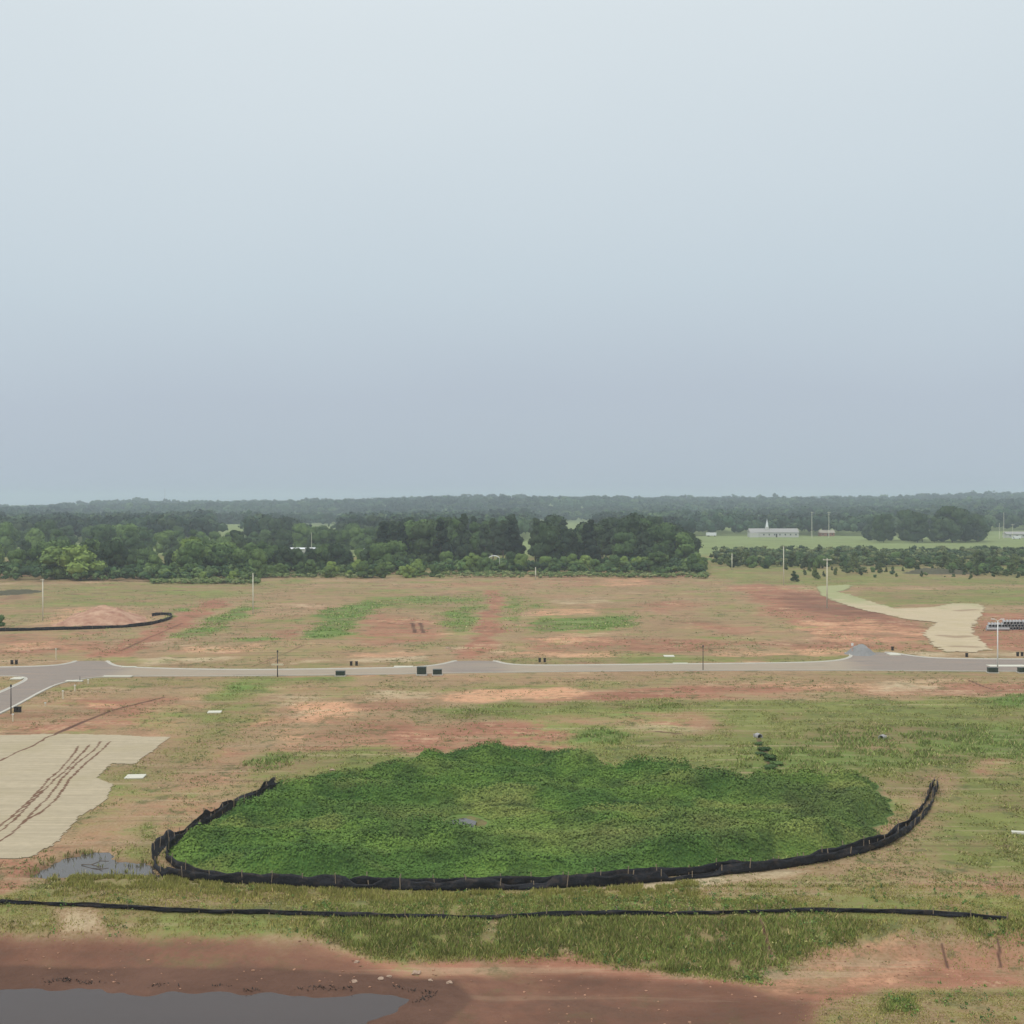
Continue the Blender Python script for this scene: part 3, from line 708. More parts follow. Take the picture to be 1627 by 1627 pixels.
U_OUT = [(438, 1247), (395, 1266), (340, 1292), (290, 1320), (252, 1350), (243, 1370), (246, 1386), (275, 1397), (340, 1402), (430, 1409), (520, 1412)]
U_IN = [(448, 1250), (415, 1262), (352, 1296), (300, 1325), (270, 1346), (262, 1362), (266, 1378), (290, 1390), (340, 1397), (440, 1405), (600, 1412), (800, 1411), (1000, 1403), (1150, 1389), (1300, 1371), (1385, 1350), (1432, 1325), (1462, 1296), (1478, 1265), (1484, 1244)]
U_OUT = U_OUT[:-1] + [(520, 1413), (660, 1417), (800, 1417), (1000, 1409), (1150, 1395), (1300, 1377), (1390, 1357), (1440, 1331), (1472, 1300), (1486, 1268), (1490, 1246)]
G = 'black silt fences around the green basin'
silt_fence(U_IN, .80, 'inner black silt fence curving round the green basin, closest to its weeds', G, wild=.6, seed=3)
silt_fence(U_OUT, .82, 'outer black silt fence around the green basin, touching the left puddle', G, seed=8, lean=.3)
silt_fence([(-60, 1437), (0, 1438), (130, 1441), (270, 1448), (450, 1450), (620, 1453), (800, 1454), (930, 1450), (1100, 1450), (1300, 1447), (1450, 1449), (1600, 1455)], .4, 'low straight black silt fence across the whole foreground above the red bank', 'silt fence rows', z=-.05, wild=.35, seed=21, lean=.12)
silt_fence([(-40, 1003), (0, 1002), (80, 1000), (160, 999), (225, 996), (258, 989), (274, 982), (272, 978), (258, 977), (241, 979)], .8, 'distant black silt fence hooking round the pink dirt mound', 'silt fence rows', wild=.3, seed=31, lean=.05, stake_step=3)

# ------------------------------------------------------------------ dirt mound, gravel heap
def heap(name, poly, h, mat, step, rough, label, cat, s=1, ridge=2.5):
    xs = [p[0] for p in poly]; ys = [p[1] for p in poly]
    cx, cy = sum(xs) / len(xs), sum(ys) / len(ys)
    dm = max(sdist(poly, np.linspace(min(xs), max(xs), 60), np.full(60, cy)))
    def zf(X, Y):
        d = sdist(poly, X, Y)
        return height(X, Y) - .1 + h * ss(-.2, dm * .9, d) * (.7 + .6 * fbm(X / ridge, Y / ridge, s, 3)) + (fbm(X / .8, Y / .8, s + 3, 3) - .5) * rough * ss(0, 1, d)
    me, X, Y = fill_grid(name, poly, step, 0, mat, .4, zfun=zf)
    for v in me.vertices: v.co.x -= cx; v.co.y -= cy
    o = link(name, me); o.location = (cx, cy, 0); return tag(o, label, cat)
k = NT('pink_orange_dirt', .95, .1); v = k.coords(); n = k.noise(v, .35, 5); n2 = k.noise(v, 2, 4)
k.base(k.mix(k.remap(n, .35, .65), (.36, .19, .13), k.mix(n2, (.48, .29, .19), (.60, .40, .28)))); k.bump(n2, .8, .3); M['dirt'] = k.m
heap('dirt_mound', W([(72, 995), (100, 984), (112, 975), (160, 971), (210, 972), (238, 980), (240, 989), (220, 993), (150, 995)]), 2.3, M['dirt'], .35, .5, 'long pink orange dirt mound behind the hooked silt fence at left', 'dirt mound', 5, 4)
heap('gravel_pile', W([(1338, 1039), (1350, 1034), (1362, 1031), (1378, 1031), (1390, 1036), (1395, 1040), (1385, 1043), (1362, 1043)]), 1.5, M['gravel'], .14, .25, 'small grey gravel heap at the end of the far junction', 'gravel pile', 6, 2)

# ------------------------------------------------------------------ utility boxes
def transformer():
    t = empty('transformer_box', (0, 0, 0))
    MB().box((0, 0, .08), (1.75, 1.35, .16), .01).build('concrete_pad', M['concrete'], t)
    b = MB().box((0, 0, .56), (1.45, 1.05, .80), .04); b.build('cabinet', M['green_paint'], t)
    MB().box((0, -.02, 1.0), (1.52, 1.12, .07), .02).build('lid', M['green_paint'], t)
    MB().box((-.36, -.545, .55), (.66, .03, .62), .008).build('door', M['green_paint'], t)
    MB().box((.36, -.545, .55), (.66, .03, .62), .008).build('door', M['green_paint'], t)
    MB().box((.0, -.575, .55), (.05, .03, .14), .008).build('latch', M['dark_plastic'], t)
    return t
tr0 = transformer()
g_ = 'green transformer cabinets beside the road'
for i, (px, py, sc, lab) in enumerate([(541, 1074, (1, 1, .8), 'low dark green transformer cabinet alone on the near kerb left of the pair'), (670, 1073, (1, 1, 1.35), 'taller left one of two dark green cabinets on the near kerb'),
      (695, 1072.5, (1, 1, .9), 'shorter right one of two dark green cabinets on the near kerb'), (1577, 1069, (1.05, 1, .85), 'dark green transformer cabinet at the foot of the white lamp post'),
      (1625, 1069, (1, 1, .85), 'dark green cabinet cut by the right edge of the photo')]):
    o = tr0 if i == 0 else copy_tree(tr0)
    x, y = flat(px, py); o.location = (x, y, 0.0); o.scale = sc; o.rotation_euler.z = random.uniform(-.08, .08)
    tag(o, lab, 'transformer box', g_)
def pedestal():
    t = empty('utility_pedestal', (0, 0, 0))
    MB().box((0, 0, .33), (.42, .34, .66), .03).build('housing', M['dark_plastic'], t)
    MB().box((0, 0, .70), (.48, .40, .10), .03).build('cap', M['dark_plastic'], t)
    return t
pd0 = pedestal(); g_ = 'small dark utility pedestals along the road'
for i, (px, py, lab) in enumerate([(19, 1055.5, 'left one of two small pedestals across the road at far left'), (26, 1055.5, 'right one of two small pedestals across the road at far left'),
      (558, 1057.5, 'left one of two pedestals across the road above the single green cabinet'), (566.5, 1057.5, 'right one of two pedestals across the road above the single green cabinet'),
      (857.5, 1052, 'left one of two pedestals just right of the middle stub road'), (865.5, 1052, 'right one of two pedestals just right of the middle stub road'),
      (25, 1131.5, 'left one of two pedestals beside the side road at lower left'), (31, 1131.5, 'right one of two pedestals beside the side road at lower left'),
      (1418, 1033, 'dark pedestal behind the kerb right of the gravel heap'), (1536, 1044, 'dark pedestal on the verge below the pale straw blanket'),
      (1617, 1042.5, 'left one of two pedestals near the pipe stack by the right edge'), (1624, 1042.5, 'right one of two pedestals near the pipe stack by the right edge')]):
    o = pd0 if i == 0 else copy_tree(pd0)
    x, y = flat(px, py); o.location = (x, y, 0 if y < 235 else hz(x, y)); tag(o, lab, 'utility pedestal', g_)

# ------------------------------------------------------------------ poles and stakes
def pole(px, py_base, py_top, r, mat, label, cat='utility pole', arms=(), name='utility_pole', group=None, extra=None):
    x, y, z = P(px, py_base)
    hgt = (py_base - py_top) * (y / FPX)
    t = tag(empty(name, (x, y, z)), label, cat, group)
    MB().cyl((0, 0, -.3), (0, 0, hgt), r, r * .65, 10).build('post', mat, t, True)
    for hh, wd, th in arms: MB().box((0, -r - th * .5, hgt * hh), (wd, th, th * 1.1)).build('crossarm', mat, t)
    if extra: extra(t, hgt)
    return t
GP = 'pale utility poles across the far field'
def insul(t, h):
    for dx in (-.9, 0, .9): MB().cyl((dx, -.2, h * .97 + .08), (dx, -.2, h * .97 + .3), .06, .04, 8).build('insulator', M['white'], t)
def topcap(t, h): MB().cyl((0, 0, h), (0, 0, h + .25), .16, .1, 10).build('cap', M['pole_pale'], t)
pole(68, 986, 920, .17, M['pole_pale'], 'pale utility pole rising behind the pink dirt mound at far left', arms=((.985, .9, .12),), group=GP)
pole(402, 976, 912, .17, M['pole_pale'], 'pale bare pole beside the green streak left of centre', group=GP, extra=topcap)
pole(851, 921, 902, .2, M['pole_pale'], 'short pale pole before the central wood', group=GP, extra=topcap)
pole(1163, 906, 880, .22, M['pole_pale'], 'pale pole at the left end of the young pine rows', group=GP, extra=topcap)
pole(1245, 930, 869, .18, M['pole_pale'], 'tall pale pole rising over the young pines left of the crossarm pole', group=GP, extra=topcap)
pole(1314, 966, 887, .18, M['pole_pale'], 'tall pale pole with one crossarm standing in the red soil', arms=((.97, 2.4, .16),), group=GP, extra=insul)
GD = 'dark posts beside the road'
def board(t, h): MB().box((0, -.12, h * .5), (1.9, .06, .28), .01).build('sign_board', M['stake_pale'], t)
pole(441, 1075.5, 1036, .09, M['pole_dark'], 'dark lamp post by the road with a pale board fixed across its middle', 'lamp post', name='lamp_post', group=GD, extra=lambda t, h: (board(t, h), MB().cyl((0, 0, h), (0, 0, h + .3), .16, .1, 10).build('lamp_head', M['pole_dark'], t)))
pole(1117, 1066, 1028, .08, M['pole_dark'], 'plain dark lamp post on the near kerb right of centre', 'lamp post', name='lamp_post', group=GD, extra=lambda t, h: MB().cyl((0, 0, h), (0, 0, h + .3), .15, .1, 10).build('lamp_head', M['pole_dark'], t))
pole(17.5, 1134, 1091, .08, M['pole_dark'], 'dark lamp post beside the side road at lower left', 'lamp post', name='lamp_post', group=GD, extra=lambda t, h: MB().cyl((0, 0, h), (0, 0, h + .3), .15, .1, 10).build('lamp_head', M['pole_dark'], t))
pole(127, 1083, 1074, .06, M['pole_dark'], 'short dark post at the corner of the side road', 'post', name='short_post')
pole(1585, 1068, 986, .12, M['white'], 'tall white lamp post in front of the pipe stack', 'lamp post', name='lamp_post',
     extra=lambda t, h: [MB().cyl((0, 0, h - .05), (s * .55, 0, h + .25), .04, .03, 8).build('lamp_arm', M['white'], t) for s in (-1, 1)] + [MB().box((s * .8, 0, h + .27), (.6, .25, .1), .03).build('lamp_head', M['white'], t) for s in (-1, 1)])
GS = 'pale marker stakes by the side road'
for px, py, tp, lab in ((100, 1110.5, 1098, 'tallest pale stake of three beside the side road'), (119, 1098, 1089, 'middle pale stake of three beside the side road'), (140, 1087, 1080, 'shortest pale stake of three, nearest the main road'),
                        (72, 1122, 1117, 'tiny pale stake in grass between the side road and red soil'), (20.5, 1147, 1135, 'pale stake at the foot of the lower left lamp post'),
                        (89, 1048, 1031, 'thin pale stake across the road above the junction')):
    x, y = flat(px, py); h = (py - tp) * y / FPX
    t = tag(empty('marker_stake', (x, y, 0), random.uniform(-.5, .5)), lab, 'marker stake', GS)
    MB().box((0, 0, h / 2), (.22 if px < 145 and px > 90 else .14, .14, h), .01).build('shaft', M['stake_pale'], t)
    MB().box((0, 0, h + .02), (.26, .16, .1), .01).build('top', M['white'], t)
x, y = flat(1354, 1040)
t = tag(empty('marker_post', (x, y, 0)), 'thin pinkish marker post at the left foot of the gravel heap', 'marker post'); M['pink'] = simple('faded_orange', (.6, .38, .3))
MB().box((0, 0, 1.1), (.12, .12, 2.2)).build('shaft', M['pink'], t); MB().box((0, -.08, 1.9), (.4, .04, .5)).build('flag', M['white'], t)

# ------------------------------------------------------------------ concrete slabs, pipe ends, litter
def slab(px, py, w, d, h, label, rz=0, name='concrete_slab', grp='pale concrete drain lids', mat='concrete'):
    x, y, z = P(px, py); b = MB().box((0, 0, h / 2), (w, d, h), min(.04, h * .3))
    o = b.build(name, M[mat]); o.location = (x, y, z); o.rotation_euler.z = rz; return tag(o, label, 'concrete slab', grp)
M['slab'] = simple('bright_concrete', (.62, .6, .5), .9, .1, .1, 1)
slab(341, 1132, 1.8, 1.6, .14, 'small pale drain lid in brown grass above the basin fence end', .1, mat='slab')
slab(215, 1235, 1.9, 1.8, .14, 'larger pale drain lid in grass right of the straw blanket', .08, mat='slab')
slab(1063, 1043, 1.9, 2.2, .14, 'yellowish pale drain lid across the road right of centre', 0, mat='slab')
slab(1625, 1325, 1.8, .5, .2, 'white plank of concrete in grass at the right edge', -.25, mat='slab')
for px, py, w, d, lab in ((187, 1075.8, 4.6, 1.0, 'long pale inlet top on the near kerb at left'), (641, 1060.4, 3.2, 1.3, 'pale inlet top on the far kerb above the green pair'), (1081, 1055.2, 2.6, 1.0, 'pale inlet top on the far kerb left of the dark post'),
                          (28, 1079, 1.8, 1.8, 'pale inlet top on the rounded grass corner at far left'), (118, 1083.0, 2.6, .9, 'pale inlet top by the bend of the side road'), (205, 1060.6, 2.4, .8, 'pale inlet top where the left stub meets the far kerb'),
                          (1420, 1040.5, 2.0, 2.5, 'pale concrete apron on the kerb right of the gravel heap'), (1600, 1058, 6.5, 2.2, 'light concrete patch on the road near the white lamp post')):
    x, y = flat(px, py); hh = .17 if px != 1600 else .045
    o = MB().box((0, 0, hh / 2), (w, d, hh), .01).build('drain_inlet' if px != 1600 else 'concrete_patch', M['slab']); o.location = (x, y, 0.02)
    tag(o, lab, 'drain inlet' if px != 1600 else 'concrete patch', 'kerb inlets' if px != 1600 else None)
def culvert(px, py, r, label, rz):
    x, y, z = P(px, py); t = tag(empty('culvert_end', (x, y, z + r * .4), rz), label, 'culvert')
    MB().tube((0, .5, 0), (0, -.25, 0), r, r * .78, 18).build('pipe', M['pipe'], t, False)
    MB().box((0, .55, -.05), (r * 2.4, .2, r * 1.6), .03).build('headwall', M['pipe'], t)
    MB().cyl((0, .42, 0), (0, .40, 0), r * .77, None, 16).build('throat_shade_disc', M['hole_shade'], t)  # dark disc closing the bore, its colour stands in for shade inside
culvert(1401, 1174, .34, 'small pale culvert end with dark mouth in green grass at right', -.6)
culvert(1206, 1172, .36, 'grey culvert end at the head of the dark rill above the basin', .3)
# rocks by the bank
def rock(px, py, s, label, z=-2.0, grp='pale stones on the red bank'):
    x, y = flat(px, py, z); z = hz(x, y)
    bm = bmesh.new(); bmesh.ops.create_icosphere(bm, subdivisions=2, radius=1)
    rg = random.Random(int(px * 7 + py))
    o_ = Vector((rg.random() * 9, rg.random() * 9, rg.random() * 9))
    from mathutils import noise as mn
    for v in bm.verts: v.co *= .75 + .5 * mn.noise(v.co * 1.3 + o_); v.co.x *= s * 1.3; v.co.y *= s; v.co.z *= s * .65
    me = bpy.data.meshes.new('rock'); bm.to_mesh(me); bm.free(); me.materials.append(M['rock'])
    o = link('rock', me); o.location = (x, y, z + s * .2); tag(o, label, 'rock', grp)
M['rock'] = simple('pale_clay_rock', (.42, .30, .22), .95, .1, .25, 4, .05)
for px, py, s, lab in ((567, 1524, .17, 'small white stone at the top of the red bank, alone'), (605, 1545, .2, 'pale stone left of the group on the bank edge'), (618, 1541, .16, 'smallest pale stone of the pair above the pond tip'),
                       (661, 1536, .32, 'pointed pinkish clay lump standing on the bank edge'), (684, 1547, .17, 'pale stone right of the pointed clay lump'), (714, 1551, .2, 'pale stone farthest right on the bank edge'),
                       (563, 1550, .2, 'pale stone above the pond tip at left')):
    rock(px, py, s, lab, -1.6)
rock(528, 1223, .3, 'small white rock in grass above the basin weeds', 0, 'loose pale rocks'); rock(712, 1031, .5, 'tiny pale rock left of the middle stub road', 0, 'loose pale rocks')
# branches in the puddle
x, y, z = P(150, 1380)
b = MB()
for p, q in (((-1.2, .6, .02), (-.3, .2, .12)), ((-.3, .2, .12), (.5, -.3, .10)), ((.5, -.3, .1), (.9, -.9, .03)), ((-.3, .2, .12), (.3, .6, .3)), ((.3, .6, .3), (.9, .7, .25))): b.cyl(p, q, .035, .025, 6)
o = b.build('dead_branch', M['bark']); o.location = (x, y, PUD_Z + .02); tag(o, 'forked dead branch lying in the left puddle', 'branch')

# pipe stack: rows of pipes with open ends to the camera
ORDP = ['', 'second', 'third', 'fourth', 'fifth', 'sixth', 'seventh', 'eighth']
def pipe_stack():
    x0, y0 = flat(1567, 1001)
    zb = hz(x0, y0); r = .34; n = 0
    me = MB().tube((0, 0, 0), (0, 5.0, 0), r, r * .78, 16); o0 = me.build('drain_pipe', M['pipe']); first = True
    for k, cnt, off in ((0, 26, 0.5), (1, 25, .85), (2, 20, 4.2)):
        for i in range(cnt):
            o = o0 if first else o0.copy()
            if not first: COL.objects.link(o)
            first = False
            o.location = (x0 + off + i * r * 2.12, y0 + random.uniform(-.25, .25), zb + r + k * r * 1.75)
            o.rotation_euler.z = R(-18)
            if k == 0: lab = 'grey drain pipe in the bottom layer of the stack at the right edge'
            elif k == 1: lab = 'grey drain pipe in the middle layer of the stack at the right edge'
            else: lab = 'grey drain pipe in the top layer of the stack at the right edge'
            if i == 0: lab = 'leftmost ' + ('bottom', 'middle', 'top')[k] + ' layer grey pipe of the stack by the white lamp post'
            elif i < 8: lab = ORDP[i] + ' grey pipe from left in the ' + ('bottom', 'middle', 'top')[k] + ' layer of the pipe stack'
            else: lab = 'grey pipe in the right part of the ' + ('bottom', 'middle', 'top')[k] + ' layer of the stack'
            tag(o, lab, 'drain pipe', 'stacked drain pipes, ' + ('bottom', 'middle', 'top')[k] + ' layer')
    o = MB().cyl((0, 0, 0), (5.2, .4, 0), .33, .33, 14).build('loose_pipe', M['pipe']); o.location = (x0 - .6, y0 - 1.6, zb + .33); tag(o, 'single grey pipe lying sideways in front of the pipe stack', 'drain pipe')
pipe_stack()

# ------------------------------------------------------------------ leaf clouds
def quads(C, N, S, rng, asp=1.0, tilt=.9):
    n = len(C); N = N + rng.normal(0, tilt * .5, (n, 3)); N /= np.linalg.norm(N, axis=1)[:, None] + 1e-9
    A = np.cross(N, rng.normal(0, 1, (n, 3))); A /= np.linalg.norm(A, axis=1)[:, None] + 1e-9
    B = np.cross(N, A); S = S[:, None]; bend = N * S * .25
    V = np.stack([C + A * S, C + B * S * asp - bend, C - A * S, C - B * S * asp - bend], 1).reshape(-1, 3)
    F = np.arange(4 * n).reshape(-1, 4)
    return V, F
ico = bmesh.new(); bmesh.ops.create_icosphere(ico, subdivisions=2, radius=1); ico.verts.ensure_lookup_table()
IV = np.array([v.co[:] for v in ico.verts]); IF = np.array([[v.index for v in f.verts] for f in ico.faces]); ico.free()
IF4 = np.concatenate([IF, IF[:, 2:3]], 1)
def crown_mesh(name, lobes, nq, qs, mat, rng, zsq=.85, hull=.82):
    Vs, Fs, off = [], [], 0
    L = np.array(lobes); rad = L[:, 3]; pr = rad**2 / (rad**2).sum()
    k = rng.choice(len(L), nq, p=pr); d = rng.normal(0, 1, (nq, 3)); d /= np.linalg.norm(d, axis=1)[:, None]
    d[:, 2] = np.where(d[:, 2] < -.3, -d[:, 2], d[:, 2])
    C = L[k, :3] + d * (rad[k] * rng.uniform(.82, 1.12, nq))[:, None] * np.array([1, 1, zsq])
    dd = np.linalg.norm((C[:, None, :] - L[None, :, :3]) / np.array([1, 1, zsq]), axis=2) / rad[None]
    C = C[dd.min(1) > .72]; 
    kk = dd[dd.min(1) > .72].argmin(1); N = C - L[kk, :3]; N /= np.linalg.norm(N, axis=1)[:, None] + 1e-9
    V, F = quads(C, N, qs * rng.uniform(.55, 1.25, len(C)), rng, .7, .7)
    T = [V]; FF = [F]; off = len(V)
    tri = []
    for x, y, z, r in lobes:
        v = IV * r * hull * (1 + .25 * (rng.random((len(IV), 1)) - .5)) * np.array([1, 1, zsq]) + np.array([x, y, z]); T.append(v); tri.append(IF + off); off += len(v)
    V = np.concatenate(T); FQ = F; FT = np.concatenate(tri)
    me = bpy.data.meshes.new(name)
    me.vertices.add(len(V)); me.vertices.foreach_set('co', V.astype(np.float32).ravel())
    loops = np.concatenate([FQ.ravel(), FT.ravel()]).astype(np.int32); me.loops.add(len(loops)); me.loops.foreach_set('vertex_index', loops)
    st = np.concatenate([np.arange(len(FQ)) * 4, len(FQ) * 4 + np.arange(len(FT)) * 3]).astype(np.int32)
    tt = np.concatenate([np.full(len(FQ), 4), np.full(len(FT), 3)]).astype(np.int32)
    me.polygons.add(len(st)); me.polygons.foreach_set('loop_start', st); me.polygons.foreach_set('loop_total', tt)
    me.materials.append(mat); me.update(calc_edges=True)
    return me
def trunk_mesh(h, r, lobes, rng):
    b = MB(); b.cyl((0, 0, -.6), (0, 0, h * .45), r, r * .75, 8); b.cyl((0, 0, h * .45), (0, 0, h * .85), r * .75, r * .25, 8)
    for x, y, z, q in lobes[:6]: b.cyl((0, 0, max(h * .25, z * .55)), (x * .8, y * .8, z * .95), r * .38, r * .12, 6)
    me = bpy.data.meshes.new('trunk'); bmesh.ops.recalc_face_normals(b.bm, faces=b.bm.faces); b.bm.to_mesh(me); b.bm.free(); me.materials.append(M['bark']); return me
def lobes_broad(h, w, n, rng, low=.18):
    L = []
    for i in range(n):
        t = rng.uniform(low, .88); env = math.sin(min(1, (t - low + .12) / (1 - low)) * math.pi * .88)**.6
        a = rng.uniform(0, 6.28); rr = w * .36 * env * rng.uniform(.3, 1.0)
        L.append((rr * math.cos(a), rr * math.sin(a), h * t, w * rng.uniform(.16, .27)))
    L.append((0, 0, h * .88, w * .17)); return L
def lobes_pine(h, w, n, rng, low=.3):
    L = []
    for i in range(n):
        t = low + (1 - low) * (i + rng.random()) / n; env = (1 - (t - low) / (1 - low))**.6 + .12
        a = rng.uniform(0, 6.28); rr = w * .34 * env * rng.uniform(.2, 1)
        L.append((rr * math.cos(a), rr * math.sin(a), h * min(t, .96), w * .24 * (env * .7 + .3) * rng.uniform(.7, 1.1)))
    return L
PROT = {}
def proto(key, h, w, kind, n, nq, qs, mat, low, seed):
    rng = np.random.default_rng(seed)
    L = lobes_pine(h, w, n, rng, low) if kind == 'pine' else lobes_broad(h, w, n, rng, low)
    PROT.setdefault(key, []).append((crown_mesh('crown', L, nq, qs, M[mat], rng, .75 if kind == 'pine' else .85, .8), trunk_mesh(h, h * .014 + .05, L, rng)))
for s in range(5): proto('pine', 20, 10, 'pine', 20, 2400, .55, 'f_pine', .25, 100 + s)
for s in range(5): proto('dark', 17, 14, 'broad', 22, 2600, .62, 'f_dark', .14, 200 + s)
for s in range(5): proto('mid', 13, 12, 'broad', 20, 2400, .52, 'f_mid', .1, 300 + s)
for s in range(5): proto('lush', 12, 12, 'broad', 20, 2200, .5, 'f_lush', .08, 350 + s)
for s in range(4): proto('pale', 7, 7, 'broad', 14, 1500, .36, 'f_pale', .08, 400 + s)
for s in range(4): proto('young', 5, 4.2, 'pine', 12, 1100, .24, 'f_young', .1, 500 + s)
for s in range(3): proto('bush', 3.2, 4.6, 'broad', 11, 900, .26, 'f_mid', .12, 600 + s)
TREES = []
def tree(kind, x, y, s, label, group, name=None, cat='tree', sx=1):
    c, t = random.choice(PROT[kind])
    nm = name or {'pine': 'pine_tree', 'dark': 'broadleaf_tree', 'mid': 'broadleaf_tree', 'lush': 'broadleaf_tree', 'pale': 'sapling', 'young': 'young_pine', 'bush': 'bush'}[kind]
    r = empty(nm, (x, y, hz(x, y) - .1), random.uniform(0, 6.28)); s_ = s * random.uniform(.9, 1.1)
    r.scale = (s * sx * random.uniform(.85, 1.15), s * sx * random.uniform(.85, 1.15), s_)
    link('crown', c, r); link('trunk', t, r); tag(r, label, cat, group); TREES.append(r)
    return r
rnd = random.Random(5)
def scatter(pxa, pxb, da, db, n, mind, kinds, label, group, srange=(.85, 1.15), top=None, cat='tree', name=None, seed=0):
    rg = random.Random(seed); pts = []; tries = 0; made = []
    while len(pts) < n and tries < n * 60:
        tries += 1
        d = da + (db - da) * rg.random()**1.25; px = rg.uniform(pxa, pxb); x = at_dist(px, d)
        if any((x - a)**2 + (d - b)**2 < mind**2 for a, b in pts): continue
        pts.append((x, d)); kd = rg.choice(kinds); s = rg.uniform(*srange)
        if top:
            hh = {'pine': 20, 'dark': 17, 'mid': 13, 'lush': 12, 'pale': 7, 'young': 5, 'bush': 3.2}[kd]
            ty = top(px) + rg.uniform(-5, 12); mh = (CAM_H - (ty - YH) * d / FPX) / hh
            s = min(s * 1.25, mh) if mh > .2 else .3
            s = max(.3, s)
        made.append((px, d, kd, tree(kd, x, d, s, label, group, name, cat)))
    relabel(made, SHORT[group])
def interp(tab):
    xs = [a for a, b in tab]; ys = [b for a, b in tab]
    return lambda px: float(np.interp(px, xs, ys))
# central tall wood
SECTIONS = [(60, 'at far left'), (150, 'behind the mound start'), (250, 'behind the mound end'), (330, 'behind the hooked fence'), (402, 'left of bare pole'),
    (470, 'right of bare pole'), (540, 'around the long roof'), (600, 'around the white shed'), (660, 'right of the shed'), (720, 'well before the canopy'), (785, 'left of the canopy'),
    (850, 'right of the canopy'), (920, 'right of short pole'), (990, 'in its right half'), (1050, 'near its right end'), (1135, 'at its right end'),
    (1240, 'below the church'), (1314, 'below the tall poles'), (1375, 'right of crossarm pole'), (1430, 'at its left end'), (1490, 'at its middle'), (1560, 'at its right'), (9999, 'by the photo edge')]
ORD = ['leftmost', 'second from left', 'third from left', 'fourth from left', 'fifth from left', 'sixth from left', 'seventh from left', 'eighth from left', 'ninth from left', 'tenth from left', 'eleventh from left', 'twelfth from left', 'thirteenth from left', 'fourteenth from left', 'fifteenth from left', 'sixteenth from left', 'seventeenth from left']
LOOK = {'pine': 'dark pine', 'dark': 'dark broadleaf', 'mid': 'green broadleaf', 'lush': 'light green broadleaf', 'pale': 'pale sapling', 'young': 'young pine', 'bush': 'leafy bush'}
SHORT = {'loose small pines on the olive strip': 'the olive strip', 'trees of the tall central wood': 'the tall wood', 'trees left of the central wood': 'the lower wood', 'trees on the front edge of the left wood': 'the left front', 'trees deep in the left wood': 'the left depths',
    'shrubs fringing the left wood': 'the bright fringe', 'saplings before the central wood': 'the sapling row', 'trees behind the saplings': 'the middle belt', 'shrubs at the foot of the central wood': 'the wood foot',
    'clump of large trees on the far meadow': 'the meadow clump', 'young pines before the far meadow': 'the planted rows', 'bushes in the right thicket': 'the right thicket'}
def relabel(items, short):
    from collections import defaultdict
    cell = defaultdict(list)
    for px, d, kd, o in items:
        sec = next(t for q, t in SECTIONS if px < q); cell[(kd, sec)].append((px, o))
    for (kd, sec), L in cell.items():
        L.sort(key=lambda q: q[0])
        for i, (px, o) in enumerate(L):
            o['label'] = (LOOK[kd] + ' of ' + short + ' ' + sec) + (', ' + ORD[min(i, 16)] if len(L) > 1 else '')
scatter(600, 1100, 545, 700, 66, 7, ['pine', 'dark', 'pine', 'dark', 'mid'], 'tall dark tree of the dense wood in the middle distance', 'trees of the tall central wood', (.9, 1.2), interp([(600, 835), (640, 826), (780, 816), (850, 822), (890, 825), (930, 822), (1000, 818), (1075, 834), (1100, 850)]), seed=1)
scatter(395, 620, 715, 860, 30, 9, ['dark', 'mid', 'lush'], 'rounded dark tree left of the tall central wood', 'trees left of the central wood', (.8, 1.1), interp([(395, 850), (440, 832), (510, 838), (530, 836), (570, 826), (620, 832)]), seed=2)
# left wood
scatter(-40, 410, 470, 640, 66, 8, ['mid', 'lush', 'dark', 'lush'], 'leafy green tree on the front edge of the left wood', 'trees on the front edge of the left wood', (.8, 1.1), interp([(-40, 860), (60, 868), (110, 858), (170, 864), (260, 872), (330, 862), (410, 872)]), seed=3)
scatter(-40, 410, 650, 900, 56, 11, ['dark', 'lush', 'mid', 'mid'], 'dark tree deep inside the left wood', 'trees deep in the left wood', (.85, 1.15), interp([(-40, 832), (200, 836), (320, 842), (410, 846)]), seed=4)
# front fringe shrubs along the field edge
scatter(255, 400, 452, 468, 16, 2.5, ['pale', 'pale', 'bush'], 'bright green shrub fringing the left wood', 'shrubs fringing the left wood', (.45, .65), seed=5, cat='shrub', name='shrub')
scatter(400, 720, 475, 505, 34, 3, ['pale', 'pale', 'lush'], 'pale green sapling in front of the central wood', 'saplings before the central wood', (.5, .75), interp([(400, 886), (440, 892), (500, 896), (720, 896)]), seed=6, cat='sapling', name='sapling')
scatter(400, 640, 510, 545, 26, 5, ['mid', 'lush', 'dark'], 'mid green tree behind the saplings left of centre', 'trees behind the saplings', (.6, .9), interp([(400, 858), (450, 866), (520, 868), (600, 866), (640, 862)]), seed=7)
scatter(700, 1125, 500, 540, 44, 4, ['bush', 'lush', 'pale', 'mid'], 'leafy shrub along the foot of the central wood', 'shrubs at the foot of the central wood', (.6, .9), interp([(700, 882), (800, 878), (900, 884), (1000, 878), (1060, 876), (1125, 890)]), seed=8, cat='shrub', name='shrub')
tree('pale', at_dist(128, 462), 462, 1.75, 'broad pale green tree standing out on the left wood edge', 'trees on the front edge of the left wood', 'broadleaf_tree', sx=1.5)
tree('pale', at_dist(95, 470), 470, 1.7, 'second broad pale green tree, left of the widest one on the left wood edge', 'trees on the front edge of the left wood', 'broadleaf_tree', sx=1.4)
tree('pale', at_dist(302, 480), 480, 1.9, 'bright yellow green tree top in the left wood', 'trees on the front edge of the left wood', 'broadleaf_tree', sx=.8)
tree('bush', at_dist(0, 290), 290, .7, 'dark round bush at the left edge beside the distant silt fence', None, 'bush', 'bush')
